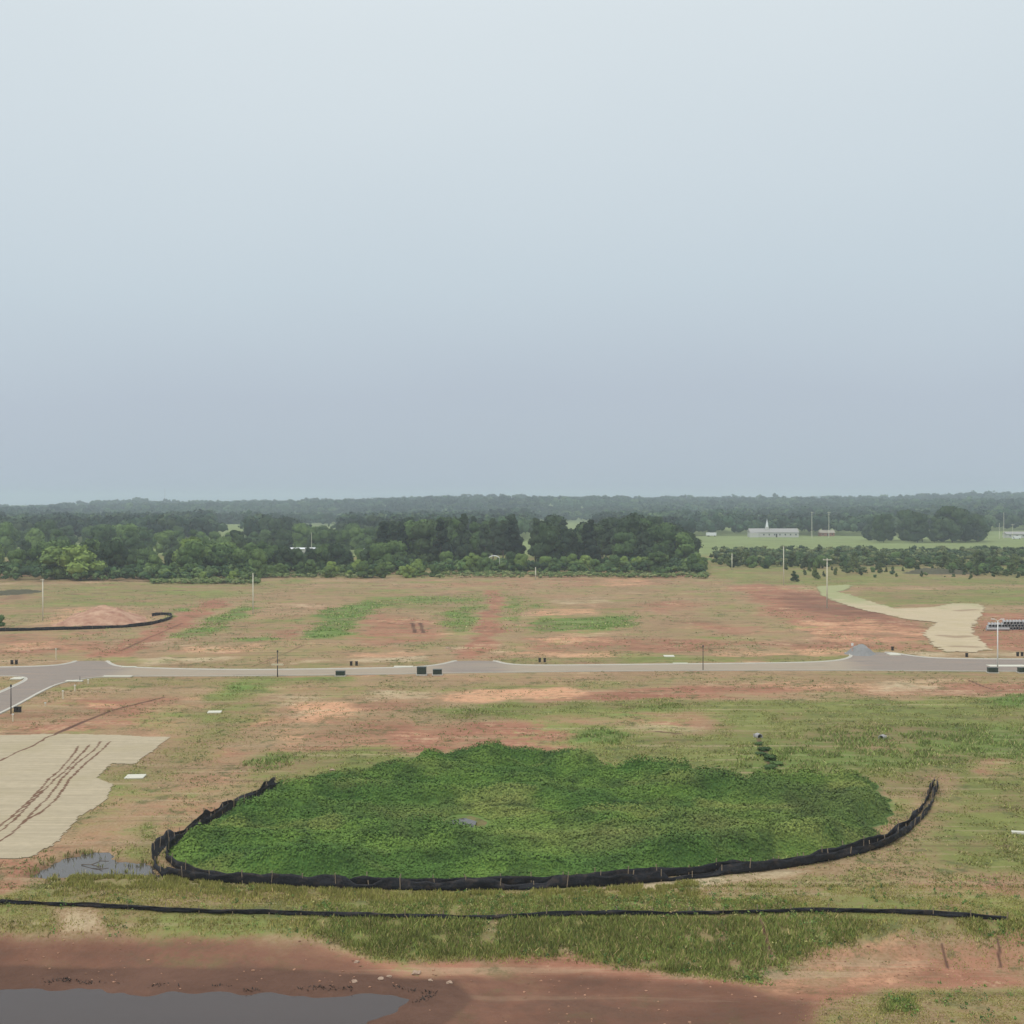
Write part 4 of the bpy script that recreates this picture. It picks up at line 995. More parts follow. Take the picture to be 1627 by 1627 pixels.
# right side
scatter(1235, 1640, 470, 560, 40, 5, ['young', 'young', 'bush'], 'small pine', 'loose small pines on the olive strip', (.32, .62), seed=41, cat='young pine', name='young_pine')
for px, py, s, lab in ((1207, 1184, .22, 'small dark weedy clump just below the grey culvert, first along the rill'), (1215, 1192, .26, 'dark weedy clump second down the rill from the grey culvert'), (1211, 1201, .30, 'wide dark weedy clump third down the rill from the culvert'),
    (1222, 1208, .34, 'largest dark weedy clump, in the lower middle of the rill'), (1232, 1215, .26, 'dark weedy clump right of the largest one in the rill'), (1226, 1223, .30, 'dark weedy clump at the lower end of the rill')):
    x, y, z = P(px, py); o = tree('bush', x, y, s, lab, 'dark clumps along the rill', 'weed_clump', 'weeds', sx=1.5); o.scale.z *= .55
scatter(1375, 1570, 905, 990, 26, 9, ['dark', 'dark', 'pine'], 'large dark tree in the clump on the far meadow at right', 'clump of large trees on the far meadow', (1.0, 1.4), interp([(1375, 838), (1395, 822), (1450, 815), (1520, 812), (1550, 818), (1570, 836)]), seed=9)
scatter(1140, 1640, 545, 680, 90, 5, ['young', 'young', 'young', 'bush'], 'young pine in the planted rows before the far meadow', 'young pines before the far meadow', (.8, 1.25), interp([(1140, 878), (1300, 870), (1640, 872)]), seed=10, cat='young pine')
scatter(1500, 1640, 490, 545, 30, 4, ['bush', 'young'], 'low green bush in the thicket at the right edge', 'bushes in the right thicket', (.7, 1.1), seed=11, cat='bush', name='bush')
for px, py, s, lab in ((1262, 924, .75, 'small round pine alone on dry grass, left of its neighbour'), (1296, 920, .95, 'small dark pine beside the crossarm pole'), (1353, 905, .8, 'young pine above the greenish straw tip'),
                       (1367, 914, .5, 'smallest lone pine above the greenish straw tip'), (1399, 911, .8, 'lone pine right of the greenish straw tip'), (1418, 911, .6, 'lone small pine, second from the greenish straw tip'), (1456, 910, .8, 'lone pine left of the dark brush pile')):
    x, y, z = P(px, py); tree('young', x, y, s, lab, 'lone young pines on dry grass', cat='young pine')

# tree line behind the church meadow and individual mid-distance trees
def far_forest():
    rg = np.random.default_rng(77)
    Vs = []; FQ = []; off = 0; T = []
    pts = []
    d = 905.0
    while d < 3400:
        sp = 11 + (d - 900) * .009
        halfw = d * .435 + 40
        n = int(2 * halfw / sp)
        xs = np.linspace(-halfw, halfw, n) + rg.uniform(-.45, .45, n) * sp
        ys = d + rg.uniform(-.5, .5, n) * sp
        pts.append(np.stack([xs, ys], 1)); d += sp * 1.15
    Pn = np.concatenate(pts); px = Pn[:, 0] / Pn[:, 1] * FPX + CX; dd = Pn[:, 1]
    def gap(a, b, da, db): return (px > a) & (px < b) & (dd > da) & (dd < db)
    bad = gap(335, 395, 640, 1560) | gap(400, 550, 1150, 1520) | gap(1090, 1700, 0, 1100) | gap(540, 1000, 880, 950) | gap(845, 955, 880, 1900) | gap(470, 545, 880, 1650) | gap(1560, 1700, 0, 1250)
    bad |= (fbm(Pn[:, 0] / 260, Pn[:, 1] / 260, 31, 2) > .72) & (dd > 1300)
    Pn = Pn[~bad]; dd = dd[~bad]; px = px[~bad]
    n = len(Pn); hh = rg.uniform(11, 19, n) + 2.5 * (dd > 2000); ww = rg.uniform(11, 19, n) * (1 + (dd - 900) / 4000)
    patch = fbm(Pn[:, 0] / 90, Pn[:, 1] / 120, 33, 3)
    pal = np.array([(.036, .072, .034), (.026, .052, .030), (.062, .105, .042), (.022, .042, .025), (.085, .125, .050)])
    ci = rg.choice(5, n, p=[.33, .25, .2, .14, .08]); col = pal[ci] * rg.uniform(.75, 1.3, (n, 1)) * (.5 + .65 * ss(.3, .7, patch))[:, None]
    mass('far_wood', Pn, hh, ww, col, 46, 'hazy far woods rolling to the skyline in one mass of crowns', 'woods', rg)
    # understory along the foot of the woods, and rough growth between the young pines
    def band(pa, pb, da, db, n, lo, hi, cols, label, name, asp=1.3, m=26, fy=None):
        d = da + (db - da) * rg.random(n); px = rg.uniform(pa, pb, n); Q = np.stack([(px - CX) / FPX * d, d], 1)
        if fy: Q = Q[fbm(Q[:, 0] / 22, Q[:, 1] / 30, 91, 3) > fy]
        k = len(Q); h = rg.uniform(lo, hi, k); pl = np.array(cols)
        c = pl[rg.integers(0, len(pl), k)] * rg.uniform(.75, 1.25, (k, 1)); mass(name, Q, h, h * rg.uniform(.8, 1.2, k) * asp, c, m, label, 'undergrowth', rg)
    GR = [(.05, .10, .035), (.08, .14, .045), (.04, .075, .03), (.11, .165, .055)]
    band(-60, 400, 452, 520, 420, 2.0, 5.5, GR, 'tangled undergrowth at the foot of the left wood', 'left_undergrowth')
    band(390, 1120, 496, 560, 620, 1.8, 5.0, GR, 'tangled undergrowth at the foot of the central wood', 'central_undergrowth')
    PL = [(.16, .21, .07), (.12, .18, .055), (.22, .25, .10)]
    band(240, 410, 440, 458, 420, .4, 1.7, PL, 'pale scrub fringing the left wood', 'left_scrub', 1.8, 14)
    band(395, 1125, 474, 502, 1100, .4, 1.8, PL, 'pale scrub fringing the central wood', 'central_scrub', 1.8, 14, .38)
    band(1135, 1720, 560, 735, 1700, 1.0, 4.4, [(.06, .10, .035), (.10, .135, .05), (.045, .075, .03), (.15, .17, .065)], 'rough green growth among the planted young pines', 'pine_field_undergrowth', 1.3, 18, .36)
    band(1340, 1720, 480, 590, 420, .6, 2.6, [(.09, .12, .04), (.14, .155, .06), (.055, .085, .03)], 'low scrub at the right end of the field', 'right_undergrowth', 1.5, 14, .5)
def mass(name, Pn, hh, ww, col, m, label, cat, rg):
    zb = height(Pn[:, 0], Pn[:, 1]); n = len(Pn)
    C0 = np.stack([Pn[:, 0], Pn[:, 1], zb + hh * .58], 1)
    lob = rg.normal(0, 1, (n, 5, 3)) * np.array([.24, .24, .12]); lob[:, 0] = (0, 0, .14)
    li = rg.integers(0, 5, (n, m))
    dr = rg.normal(0, 1, (n, m, 3)); dr /= np.linalg.norm(dr, axis=2)[..., None]
    dr[..., 2] = np.where(dr[..., 2] < -.35, -dr[..., 2], dr[..., 2])
    base = np.take_along_axis(lob, li[..., None].repeat(3, 2), 1)
    sc = np.stack([ww, ww, hh * .9], 1)[:, None, :]
    C = C0[:, None, :] + (base + dr * .27) * sc
    V, F = quads(C.reshape(-1, 3), dr.reshape(-1, 3).copy(), (ww[:, None] * .095 * rg.uniform(.6, 1.4, (n, m))).ravel(), rg, .8)
    cq = np.repeat(np.repeat(col, m, 0) * rg.uniform(.75, 1.25, (n * m, 1)), 4, 0); off = len(V)
    nl = 3
    Cb = C0[:, None, :] + lob[:, :nl] * sc                       # solid cores, one per lobe
    vi = IV0[None, None] * (np.stack([ww * .25, ww * .25, hh * .24], 1))[:, None, None, :] * rg.uniform(.85, 1.15, (n, nl, len(IV0), 1)) + Cb[:, :, None, :]
    Vb = vi.reshape(-1, 3); nb = n * nl
    Tt = (IF0[None] + (np.arange(nb) * len(IV0))[:, None, None] + off).reshape(-1, 3)
    me = bpy.data.meshes.new(name); V = np.concatenate([V, Vb])
    me.vertices.add(len(V)); me.vertices.foreach_set('co', V.astype(np.float32).ravel())
    loops = np.concatenate([F.ravel(), Tt.ravel()]).astype(np.int32); me.loops.add(len(loops)); me.loops.foreach_set('vertex_index', loops)
    st = np.concatenate([np.arange(len(F)) * 4, len(F) * 4 + np.arange(len(Tt)) * 3]).astype(np.int32)
    me.polygons.add(len(st)); me.polygons.foreach_set('loop_start', st); me.polygons.foreach_set('loop_total', np.concatenate([np.full(len(F), 4), np.full(len(Tt), 3)]).astype(np.int32))
    me.materials.append(M['tint']); me.update(calc_edges=True)
    cc = np.concatenate([cq, np.repeat(col * .9, nl * len(IV0), 0)]); attr(me, 'tint', np.concatenate([cc, np.ones((len(cc), 1))], 1))
    tag(link(name, me), label, cat, None, 'stuff'); print(name, n)
_b = bmesh.new(); bmesh.ops.create_icosphere(_b, subdivisions=1, radius=1); _b.verts.ensure_lookup_table()
IV0 = np.array([v.co[:] for v in _b.verts]); IF0 = np.array([[v.index for v in f.verts] for f in _b.faces]); _b.free()
far_forest()

# ------------------------------------------------------------------ weeds in the basin
def weeds():
    rg = np.random.default_rng(5)
    xs = [p[0] for p in BASIN]; ys = [p[1] for p in BASIN]
    def hv(X, Y):
        b = sdist(BASIN, X, Y) + (fbm(X / 2.2, Y / 2.2, 65, 3) - .55) * 3.0 * ss(98, 108, Y); pl = sdist(POOL, X, Y)
        e = ss(-.3, 2.2, b) * (1 - ss(-3.4, -1.0, pl))
        lump = fbm(X / 8, Y / 4.5, 15, 3) * .8 + .16 * np.exp(-((b - 3) / 2.5)**2) * ss(104, 118, Y) * ss(-16, -10, X); sm = fbm(X / 1.6, Y / 1.6, 18, 3)
        return e * (.22 + 1.0 * ss(.28, .66, lump) + .75 * ss(.42, .68, fbm(X / 7 + .3 * np.sin(Y / 3), Y / 2.6, 119, 3)) + .25 * sm + .25 * fbm(X / .6, Y / .6, 19, 2)), lump, b
    # underlying mat of stems
    me, X, Y = fill_grid('basin_weeds', BASIN, .35, 0, M['tint'], .8, zfun=lambda X, Y: height(X, Y) + hv(X, Y)[0] * .86 - .05)
    Vg = np.zeros(len(me.vertices) * 3, np.float32); me.vertices.foreach_get('co', Vg); Vg = Vg.reshape(-1, 3).astype(float)
    Fg = np.zeros(len(me.loops), np.int32); me.loops.foreach_get('vertex_index', Fg); Fg = Fg.reshape(-1, 4)
    n = 330000
    X = rg.uniform(min(xs), max(xs), n); Y = rg.uniform(min(ys), max(ys), n)
    h, lump, b = hv(X, Y); keep = (b > -.3 + rg.random(n) * .8) & (h > .12); X, Y, h, lump, b = X[keep], Y[keep], h[keep], lump[keep], b[keep]
    Z = height(X, Y) + h * rg.uniform(.72, 1.12, len(X)) + .03
    e = .4
    hx = (hv(X + e, Y)[0] - hv(X - e, Y)[0]) / (2 * e); hy = (hv(X, Y + e)[0] - hv(X, Y - e)[0]) / (2 * e)
    N = np.stack([-hx, -hy, np.ones(len(X))], 1); N /= np.linalg.norm(N, axis=1)[:, None]
    V, F = quads(np.stack([X, Y, Z], 1), N, rg.uniform(.08, .15, len(X)), rg, .6, .55)
    def colour(X, Y, lump):
        a = np.array((.072, .155, .034)); b_ = np.array((.118, .215, .044)); c = np.array((.225, .270, .080)); d = np.array((.060, .125, .034)); br = np.array((.165, .155, .07))
        f1 = ss(.35, .65, fbm(X / 7, Y / 5, 25, 3))[:, None]; f2 = ss(.58, .76, fbm(X / 8, Y / 4, 28, 3))[:, None] * .55; f3 = ss(.5, .75, fbm(X / 2, Y / 2, 29, 3))[:, None]
        f4 = (ss(.62, .78, fbm(X / 9, Y / 6, 35, 3)) * .25)[:, None]
        q = a * (1 - f1) + b_ * f1; q = q * (1 - f2) + c * f2; q = q * (1 - f3 * .75) + d * f3 * .6; q = q * (1 - f4) + br * f4
        for cx_, cy_, rx, ry, w_ in ((900, 1335, 7, 4, .5), (1180, 1330, 6, 4, .4), (690, 1300, 6, 4, .5)):
            x0, y0 = flat(cx_, cy_); g = np.exp(-((X - x0) / rx)**2 - ((Y - y0) / ry)**2)[:, None] * w_; q = q * (1 - g) + c * g
        x0, y0 = flat(1340, 1290); g = np.exp(-((X - x0) / 9)**2 - ((Y - y0) / 10)**2)[:, None] * .3; q = q * (1 - g) + br * g
        return q
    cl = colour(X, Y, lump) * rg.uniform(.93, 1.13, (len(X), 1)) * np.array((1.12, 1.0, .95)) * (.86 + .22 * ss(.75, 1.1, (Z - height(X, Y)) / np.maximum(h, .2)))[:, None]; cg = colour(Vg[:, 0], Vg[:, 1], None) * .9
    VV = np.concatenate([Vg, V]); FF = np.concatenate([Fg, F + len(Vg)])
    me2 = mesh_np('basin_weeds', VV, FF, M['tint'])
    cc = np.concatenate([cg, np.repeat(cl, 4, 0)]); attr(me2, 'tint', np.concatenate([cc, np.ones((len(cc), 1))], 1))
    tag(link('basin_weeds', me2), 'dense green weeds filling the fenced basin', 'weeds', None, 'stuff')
weeds()

# ------------------------------------------------------------------ grass blades and tufts
def blades(name, X, Y, h, w, col, rg, label, lean=.3):
    n = len(X); Z = height(X, Y) - .02
    a = rg.uniform(0, 6.28, n); A = np.stack([np.cos(a), np.sin(a), 0 * a], 1) * w[:, None]
    tip = np.stack([rg.normal(0, lean, n) * h, rg.normal(0, lean, n) * h, h], 1)
    C = np.stack([X, Y, Z], 1); mid = C + tip * .55 + A * .1
    V = np.stack([C - A, C + A, mid + A * .8, C + tip + A * .15, mid - A * .8], 1).reshape(-1, 3)
    i = np.arange(n) * 5
    F = np.concatenate([np.stack([i, i + 1, i + 2, i + 4], 1), np.stack([i + 4, i + 2, i + 3, i + 3], 1)])
    Q = np.stack([i, i + 1, i + 2, i + 4], 1); T = np.stack([i + 4, i + 2, i + 3], 1)
    me = bpy.data.meshes.new(name); me.vertices.add(len(V)); me.vertices.foreach_set('co', V.astype(np.float32).ravel())
    loops = np.concatenate([Q.ravel(), T.ravel()]).astype(np.int32); me.loops.add(len(loops)); me.loops.foreach_set('vertex_index', loops)
    st = np.concatenate([np.arange(n) * 4, 4 * n + np.arange(n) * 3]).astype(np.int32); me.polygons.add(2 * n)
    me.polygons.foreach_set('loop_start', st); me.polygons.foreach_set('loop_total', np.concatenate([np.full(n, 4), np.full(n, 3)]).astype(np.int32))
    me.materials.append(M['tint']); me.update(calc_edges=True)
    cc = np.repeat(col, 5, 0); attr(me, 'tint', np.concatenate([cc, np.ones((len(cc), 1))], 1))
    return tag(link(name, me), label, 'grass', None, 'stuff')
def bank_weeds(rg, mixcol):
    n = 11200; Y = rg.uniform(70, 92, n); X = rg.uniform(-1, 1, n) * Y * .52; C = cover(X, Y)
    keep = (rg.random(n) < (C[:, 1] * 1.1 + C[:, 0] * .22) * ss(.35, .6, fbm(X / 2.2, Y / 2.2, 46, 3)) * (1 - np.clip(C[:, 5], 0, 1))) ; X, Y, C = X[keep], Y[keep], C[keep]
    m = 16; n = len(X); r = rg.uniform(.10, .38, n)
    d = rg.normal(0, 1, (n, m, 3)); d /= np.linalg.norm(d, axis=2)[..., None]; d[..., 2] = np.abs(d[..., 2])
    Cn = np.stack([X, Y, height(X, Y)], 1)[:, None, :] + d * (r[:, None] * rg.uniform(.4, 1.1, (n, m)))[..., None] * np.array([1, 1, 1.5])
    V, F = quads(Cn.reshape(-1, 3), d.reshape(-1, 3).copy(), rg.uniform(.035, .09, n * m), rg, .6, 1.1)
    pal = np.array([(.10, .20, .045), (.19, .27, .07), (.30, .29, .11), (.07, .14, .045), (.34, .25, .13)])
    col = pal[rg.choice(5, n, p=[.3, .27, .2, .15, .08])] * rg.uniform(.8, 1.25, (n, 1)); cc = np.repeat(np.repeat(col, m, 0) * rg.uniform(.75, 1.3, (n * m, 1)), 4, 0)
    me = mesh_np('bank_weeds', V, F, M['tint']); attr(me, 'tint', np.concatenate([cc, np.ones((len(cc), 1))], 1))
    tag(link('bank_weeds', me), 'leafy weeds among the grass of the foreground bank', 'weeds', None, 'stuff')
def dry_tufts():
    rg = np.random.default_rng(19)
    n = 50000; u = rg.random(n); Y = 92 + (255 - 92) * u**1.3; X = rg.uniform(-1, 1, n) * Y * .52
    C = cover(X, Y); cl = fbm(X / 5, Y / 9, 164, 4); b = sdist(BASIN, X, Y); mat = sdist(W(LM), X, Y); mat2 = sdist(W(RM), X, Y); rd = sdist(road_poly, X, Y); pw = sdist(PUDDLE, X, Y)
    keep = (rg.random(n) < ss(.42, .66, cl)) & (b < 0) & (mat < 0) & (mat2 < 0) & (rd < -.8) & (pw < 0); X, Y = X[keep], Y[keep]; n = len(X)
    m = 6; r = rg.uniform(.05, .17, n) * (1 + Y / 400)
    d = rg.normal(0, 1, (n, m, 3)); d /= np.linalg.norm(d, axis=2)[..., None]; d[..., 2] = np.abs(d[..., 2])
    Cn = np.stack([X, Y, height(X, Y)], 1)[:, None, :] + d * (r[:, None])[..., None] * np.array([1.5, 1.5, .6])
    V, F = quads(Cn.reshape(-1, 3), d.reshape(-1, 3).copy(), np.repeat(r, m) * .45, rg, .6, 1.1)
    pal = np.array([(.22, .23, .085), (.28, .24, .12), (.16, .19, .065), (.38, .30, .16)])
    col = pal[rg.choice(4, n, p=[.35, .25, .25, .15])] * rg.uniform(.8, 1.25, (n, 1)); cc = np.repeat(np.repeat(col, m, 0), 4, 0)
    me = mesh_np('dry_tufts', V, F, M['tint']); attr(me, 'tint', np.concatenate([cc, np.ones((len(cc), 1))], 1))
    tag(link('dry_tufts', me), 'small dry tufts dotted over the graded soil', 'weeds', None, 'stuff')
def far_tufts():
    rg = np.random.default_rng(23)
    n = 18000; Y = rg.uniform(245, 480, n); X = rg.uniform(-1, 1, n) * Y * .52
    C = cover(X, Y); mat2 = sdist(W(RM), X, Y); keep = (rg.random(n) < ss(.45, .68, fbm(X / 9, Y / 22, 364, 4))) & (mat2 < -1) & (C[:, 5] < .4); X, Y = X[keep], Y[keep]; n = len(X)
    m = 6; r = rg.uniform(.2, .6, n); d = rg.normal(0, 1, (n, m, 3)); d /= np.linalg.norm(d, axis=2)[..., None]; d[..., 2] = np.abs(d[..., 2])
    Cn = np.stack([X, Y, height(X, Y)], 1)[:, None, :] + d * r[:, None, None] * np.array([1.6, 2.2, .35])
    N = d * .3 + np.array([0, 0, 1.]); V, F = quads(Cn.reshape(-1, 3), N.reshape(-1, 3).copy(), np.repeat(r, m) * .4, rg, .6, .6)
    pal = np.array([(.20, .24, .08), (.27, .26, .12), (.17, .22, .07), (.36, .24, .14)])
    col = pal[rg.choice(4, n)] * rg.uniform(.85, 1.2, (n, 1)); cc = np.repeat(np.repeat(col, m, 0), 4, 0)
    me = mesh_np('far_tufts', V, F, M['tint']); attr(me, 'tint', np.concatenate([cc, np.ones((len(cc), 1))], 1))
    tag(link('far_tufts', me), 'low weeds dotted over the far graded field', 'weeds', None, 'stuff')
def clods():
    rg = np.random.default_rng(29); n = 5200
    Y = rg.uniform(66, 88, n); X = rg.uniform(-1, 1, n) * Y * .52; C = cover(X, Y)
    keep = (rg.random(n) < np.clip(C[:, 2] * .35 + C[:, 3] * 1.2, 0, 1) * ss(.4, .7, fbm(X / 1.5, Y / 1.5, 146, 3))) & (sdist(POND, X, Y) < -.2); X, Y = X[keep], Y[keep]; n = len(X)
    r = rg.uniform(.02, .09, n)**1.0; V = IV0[None] * r[:, None, None] * rg.uniform(.6, 1.3, (n, len(IV0), 1)) * np.array([1.3, 1, .7]) + np.stack([X, Y, height(X, Y) + r * .2], 1)[:, None, :]
    F = (IF0[None] + (np.arange(n) * len(IV0))[:, None, None]).reshape(-1, 3)
    cc = np.repeat(np.array((.34, .19, .12))[None] * rg.uniform(.7, 1.5, (n, 1)), len(IV0), 0)
    me = mesh_np('soil_clods', V.reshape(-1, 3), F, M['tint']); attr(me, 'tint', np.concatenate([cc, np.ones((len(cc), 1))], 1))
    tag(link('soil_clods', me), 'crumbs of red soil scattered on the bank', 'soil crumbs', None, 'stuff')
def grass():
    rg = np.random.default_rng(9)
    def mixcol(C, X, Y):
        ol = np.array((.27, .275, .085)); br = np.array((.17, .265, .065)); dry = np.array((.48, .38, .20)); n = len(X)
        q = ol * (1 - np.clip(C[:, 1:2], 0, 1)) + br * np.clip(C[:, 1:2], 0, 1)
        f = ((rg.random(n) < .22) * rg.random(n))[:, None]; q = q * (1 - f) + dry * f
        return q * rg.uniform(.65, 1.35, (n, 1))
    # foreground bank
    n = 495000
    Y = rg.uniform(70, 92.5, n); X = rg.uniform(-1, 1, n) * (Y * .52)
    C = cover(X, Y); cl = fbm(X / 1.3, Y / 1.3, 44, 3); den = np.clip(C[:, 0] * .9 + C[:, 1], 0, 1.3) * ss(.24, .52, cl + .10 * C[:, 1]) * (1 - C[:, 5])
    keep = rg.random(n) < den * .9; X, Y, C, cl = X[keep], Y[keep], C[keep], cl[keep]
    h = (.12 + .42 * np.clip(C[:, 1], 0, 1) + .16 * C[:, 0]) * rg.uniform(.4, 1.15, len(X)) * (.6 + cl * .7)
    h *= np.where((Y > 88.2) & (Y < 92), .55, 1) ; h *= np.where((Y > 86.2) & (Y <= 88.2), .45, 1); h *= np.where(Y < 81, .45, 1)
    blades('foreground_grass', X, Y, h, rg.uniform(.015, .04, len(X)), mixcol(C, X, Y) * np.array((1.12, 1.02, .95)), rg, 'rough grass on the foreground bank', .4)
    bank_weeds(rg, mixcol)
    # meadow behind
    n = 495000
    u = rg.random(n); Y = 92 + (205 - 92) * u**1.3; X = rg.uniform(-1, 1, n) * (Y * .52)
    C = cover(X, Y); b = sdist(BASIN, X, Y); cl = fbm(X / 2, Y / 2, 64, 3)
    mat = sdist(W(LM), X, Y); rd = sdist(road_poly, X, Y); pw = sdist(PUDDLE, X, Y)
    den = np.clip(C[:, 0] * .7 + C[:, 1] * .9, 0, 1.1) * ss(.34, .66, cl) * (1 - np.clip(C[:, 5], 0, 1))
    keep = (rg.random(n) < den) & (b < .2) & (mat < .1) & (rd < -.9) & (pw < -.1)
    X, Y, C, cl = X[keep], Y[keep], C[keep], cl[keep]
    h = (.06 + .28 * np.clip(C[:, 1], 0, 1) + .08 * C[:, 0]) * rg.uniform(.5, 1.4, len(X)) * (.5 + cl)
    blades('meadow_grass', X, Y, h, rg.uniform(.03, .07, len(X)), mixcol(C, X, Y), rg, 'patchy olive grass on the graded lots before the road', .5)
    # fringe in front of the basin fence and puddle
    n = 42000
    L = smooth_line(W([(90, 1398), (250, 1394), (430, 1412), (700, 1421), (900, 1418), (1100, 1406)]), 2)
    ii = rg.integers(0, len(L) - 1, n); t = rg.random(n); LA = np.array(L)
    Pp = LA[ii] * (1 - t[:, None]) + LA[ii + 1] * t[:, None]; X = Pp[:, 0] + rg.normal(0, .3, n); Y = Pp[:, 1] - np.abs(rg.normal(0, 1.6, n)) + .3
    keep = (fbm(X / .9, Y / .9, 90, 3) > .45); X, Y = X[keep], Y[keep]
    C = cover(X, Y); C[:, 1] *= .3
    blades('fringe_grass', X, Y, rg.uniform(.12, .38, len(X)), rg.uniform(.015, .035, len(X)), mixcol(C, X, Y) * np.array((1.12, 1.08, .95)), rg, 'yellowish tall grass along the foot of the basin fence', .2)
    n = 5000; X = rg.uniform(PUDDLE[0][0] - 1, max(q[0] for q in PUDDLE), n); Y = rg.uniform(min(q[1] for q in PUDDLE) - .5, max(q[1] for q in PUDDLE), n)
    pd = sdist(PUDDLE, X, Y); keep = (pd > -.5) & (fbm(X / .8, Y / .5, 190, 3) + .14 * (pd < .3) > .72); X, Y = X[keep], Y[keep]; C = cover(X, Y)
    blades('puddle_grass', X, Y, rg.uniform(.25, .5, len(X)), rg.uniform(.02, .05, len(X)), mixcol(C, X, Y) * .9, rg, 'sparse grass standing in the left puddle', .35)
    n = 9000; X = rg.uniform(POND[1][0] - 4, 0, n); Y = rg.uniform(76, 83, n); pd = sdist(POND, X, Y) + (fbm(X, Y, 191, 2) - .5)
    keep = (pd < -.25) & (pd > -.9) & (fbm(X / 1.8, Y / 1.2, 192, 3) + .10 * ss(-12, -5, X) > .56); X, Y = X[keep], Y[keep]
    blades('pond_rim_litter', X, Y, rg.uniform(.04, .2, len(X)), rg.uniform(.02, .06, len(X)), np.array((.045, .035, .028))[None] * rg.uniform(.6, 1.6, (len(X), 1)), rg, 'dark rotting stems along the pond rim', .9)
    # far green strips
    n = 300000
    Y = rg.uniform(240, 440, n); X = rg.uniform(-1, 1, n) * (Y * .52); C = cover(X, Y); cl = fbm(X / 4, Y / 4, 64, 3)
    keep = (rg.random(n) < C[:, 1] * .9 * ss(.38, .62, cl)); X, Y, C = X[keep], Y[keep], C[keep]
    blades('far_field_grass', X, Y, rg.uniform(.08, .32, len(X)), rg.uniform(.07, .17, len(X)), mixcol(C, X, Y) * 1.15, rg, 'bright grass streaks on the far graded field', .7)
grass(); dry_tufts(); far_tufts(); clods()

# ------------------------------------------------------------------ buildings
def gable(name, px, d, w, dep, hw, hr, wall, roof, label, cat='building', rz=0, wins=3, door=True):
    x = at_dist(px, d); t = tag(empty(name, (x, d, hz(x, d)), rz), label, cat)
    MB().box((0, 0, hw / 2 - .3), (w, dep, hw + .6)).build('wall', wall, t)
    b = MB(); e = .5
    A = [(-w / 2 - e, -dep / 2 - e, hw), (-w / 2 - e, dep / 2 + e, hw), (-w / 2 - e, 0, hw + hr)]; B = [(w / 2 + e, y, z) for _, y, z in A]
    a = [b.bm.verts.new(p) for p in A]; c = [b.bm.verts.new(p) for p in B]
    b.bm.faces.new(a); b.bm.faces.new(c[::-1])
    for i in range(3): b.bm.faces.new((a[i], a[(i + 1) % 3], c[(i + 1) % 3], c[i]))
    b.build('roof', roof, t)
    for i in range(wins):
        xx = -w / 2 + w * (i + .5) / wins
        o = MB().box((xx, -dep / 2 - .04, hw * .55), (min(1.0, w / wins * .3), .08, hw * .3)).build('window', M['glass'], t)
    if door: MB().box((w * .04, -dep / 2 - .06, hw * .35), (1.2, .1, hw * .7)).build('door', M['dark_plastic'], t)
    return t
ch = gable('church', 1228, 1060, 40, 14, 4.0, 3.2, M['wall_white'], M['roof_grey'], 'long white church with a thin white steeple beyond the meadow', wins=9)
MB().box((-5.5, -3, 6.5), (2.6, 2.6, 4.2), .05).build('belfry', M['wall_white'], ch)
b = MB(); b.cyl((-5.5, -3, 8.6), (-5.5, -3, 15.5), 1.25, .05, 8); b.build('steeple', M['roof_white'], ch)
MB().box((-17.5, -9.5, 1.8), (7, 5, 4.0)).build('porch', M['wall_white'], ch)
# white trailer
x = at_dist(1130, 1075); t = tag(empty('box_trailer', (x, 1075, hz(x, 1075))), 'white box trailer parked left of the church on the meadow edge', 'trailer')
MB().box((0, 0, 2.1), (8.5, 2.5, 2.6), .06).build('body', M['roof_white'], t)
for dx in (-2.9, -1.9, 2.8): MB().cyl((dx, -1.3, .5), (dx, -1.0, .5), .5, None, 14).build('wheel', M['dark_plastic'], t)
gable('house', 1313, 1095, 12, 9, 3, 2.4, M['brick'], M['roof_tan'], 'small tan roofed brick house right of the church', 'house', wins=3)
gable('shed', 590, 690, 7, 5, 2.6, 1.2, M['wall_white'], M['roof_white'], 'small white shed glimpsed among trees left of centre', 'shed', wins=1)
gable('farm_building', 486, 700, 19, 6, 3.0, .7, M['wall_white'], M['roof_white'], 'long low white roofed building half hidden in trees left of centre', 'farm building', wins=4)
gable('house', 1395, 1640, 30, 12, 4, 3, M['wall_white'], M['roof_white'], 'long pale roof among the far trees above the meadow clump', 'house', wins=4)
gable('house', 1612, 1040, 16, 9, 3, 2, M['wall_white'], M['roof_grey'], 'low grey roofed house at the right edge beyond the meadow', 'house', wins=3)
# arched white canopy
x = at_dist(785, 520); zz = hz(x, 520)
t = tag(empty('arched_canopy', (x, 520, zz)), 'small white arched canopy peeking above shrubs before the central wood', 'canopy')
b = MB(); pr = None
for i in range(13):
    a = math.pi * i / 12; cur = [b.bm.verts.new((2.3 * math.cos(a), yy, 5.2 + 1.3 * math.sin(a))) for yy in (-2, 2)] + [b.bm.verts.new((2.2 * math.cos(a), yy, 5.2 + 1.2 * math.sin(a))) for yy in (2, -2)]
    if pr:
        for q in range(4): b.bm.faces.new((pr[q], pr[(q + 1) % 4], cur[(q + 1) % 4], cur[q]))
    pr = cur
b.build('cover', M['roof_white'], t)
for sx in (-2.25, 2.25):
    for sy in (-1.8, 1.8): MB().cyl((sx, sy, -.2), (sx, sy, 5.2), .06).build('leg', M['white'], t)
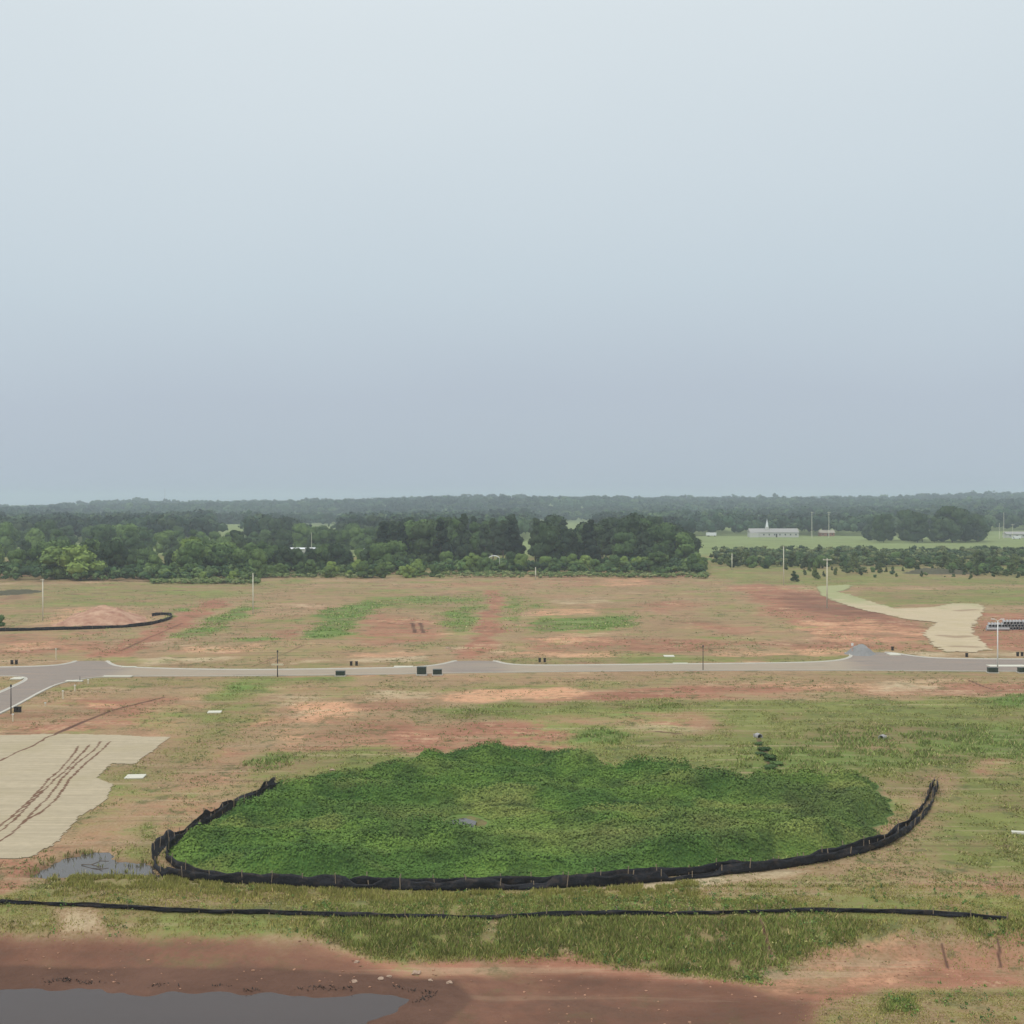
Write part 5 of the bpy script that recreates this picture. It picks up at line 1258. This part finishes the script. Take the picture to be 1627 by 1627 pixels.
# van at the right edge
x = at_dist(1615, 1000); t = tag(empty('delivery_van', (x, 1000, hz(x, 1000))), 'white van parked at the right edge beyond the meadow', 'van')
MB().box((.8, 0, 1.5), (5, 2.1, 2.2), .15).build('body', M['roof_white'], t); MB().box((-2.4, 0, 1.1), (1.6, 2.0, 1.4), .2).build('cab', M['roof_white'], t)
MB().box((-2.5, -1.01, 1.45), (1.0, .04, .5), .02).build('window', M['glass'], t)
for dx in (-2.2, 2.2): MB().cyl((dx, -1.1, .4), (dx, -.85, .4), .42, None, 14).build('wheel', M['dark_plastic'], t)
# far poles and mast
def farpole(px, d, ytop, r, label, arms=(), mat='pole_pale', name='utility_pole', cat='utility pole'):
    x = at_dist(px, d); z = hz(x, d); h = CAM_H - (ytop - YH) * d / FPX - z
    t = tag(empty(name, (x, d, z)), label, cat, 'far poles beyond the meadow'); MB().cyl((0, 0, -.3), (0, 0, h), r, r * .6, 8).build('post', M[mat], t)
    for hh, wd in arms: MB().box((0, -r - .1, h * hh), (wd, .2, .25)).build('crossarm', M[mat], t)
farpole(1290, 1040, 813, .3, 'left one of two tall pale poles beside the church', ((.97, 2.5),))
farpole(1317, 1050, 813, .3, 'right one of two tall pale poles, above the brick house', ((.97, 2.8), (.88, 2.0)))
farpole(1588, 1010, 831, .22, 'short pale pole right of the meadow clump'); farpole(1595, 1015, 814, .25, 'tallest pale pole near the right edge'); farpole(1609, 1000, 833, .22, 'pole with a crossarm near the right edge', ((.97, 3),))
farpole(495, 680, 846, .16, 'pale pole above the long white roofed building')
farpole(389, 690, 850, .16, 'pale bare pole at the edge of the left clearing')
x = at_dist(262, 2600); t = tag(empty('radio_mast', (x, 2600, hz(x, 2600))), 'faint thin radio mast on the left skyline', 'radio mast')
b = MB(); hm = CAM_H + 24 * 2600 / FPX - hz(x, 2600)
for k in range(3):
    a = k * 2.094; b.cyl((1.0 * math.cos(a), 1.0 * math.sin(a), 0), (.35 * math.cos(a), .35 * math.sin(a), hm), .1, .08, 5)
b.build('lattice', M['pipe'], t)
# dark brush heaps
def brush(px, d, w, dep, h, label):
    x = at_dist(px, d); poly = [(x + w / 2 * math.cos(a * .5236), d + dep / 2 * math.sin(a * .5236)) for a in range(12)]
    heap('brush_pile', poly, h, M['brush'], .6, .9, label, 'brush pile', 9, 5)
M['brush'] = simple('dark_brush', (.10, .095, .06), .95, .1, .4, 1)
brush(22, 398, 17, 30, .7, 'flat dark brush heap at the left edge behind the field')
brush(1490, 505, 30, 16, 1.8, 'dark low brush heap before the right thicket')

# ------------------------------------------------------------------ haze
b = MB(); b.box((0, 3200, 36), (11000, 7600, 84)); o = b.build('haze', M['white'])
o.data.materials.clear(); hm_ = bpy.data.materials.new('pale_haze'); hm_.use_nodes = True; t_ = hm_.node_tree; t_.nodes.clear()
ou = t_.nodes.new('ShaderNodeOutputMaterial'); pv = t_.nodes.new('ShaderNodeVolumePrincipled'); pv.inputs['Density'].default_value = .00022; pv.inputs['Color'].default_value = (.78, .89, 1, 1); pv.inputs['Anisotropy'].default_value = 0.2
t_.links.new(pv.outputs[0], ou.inputs['Volume']); o.data.materials.append(hm_); tag(o, 'thin pale haze over the fields and woods', 'haze', None, 'stuff')
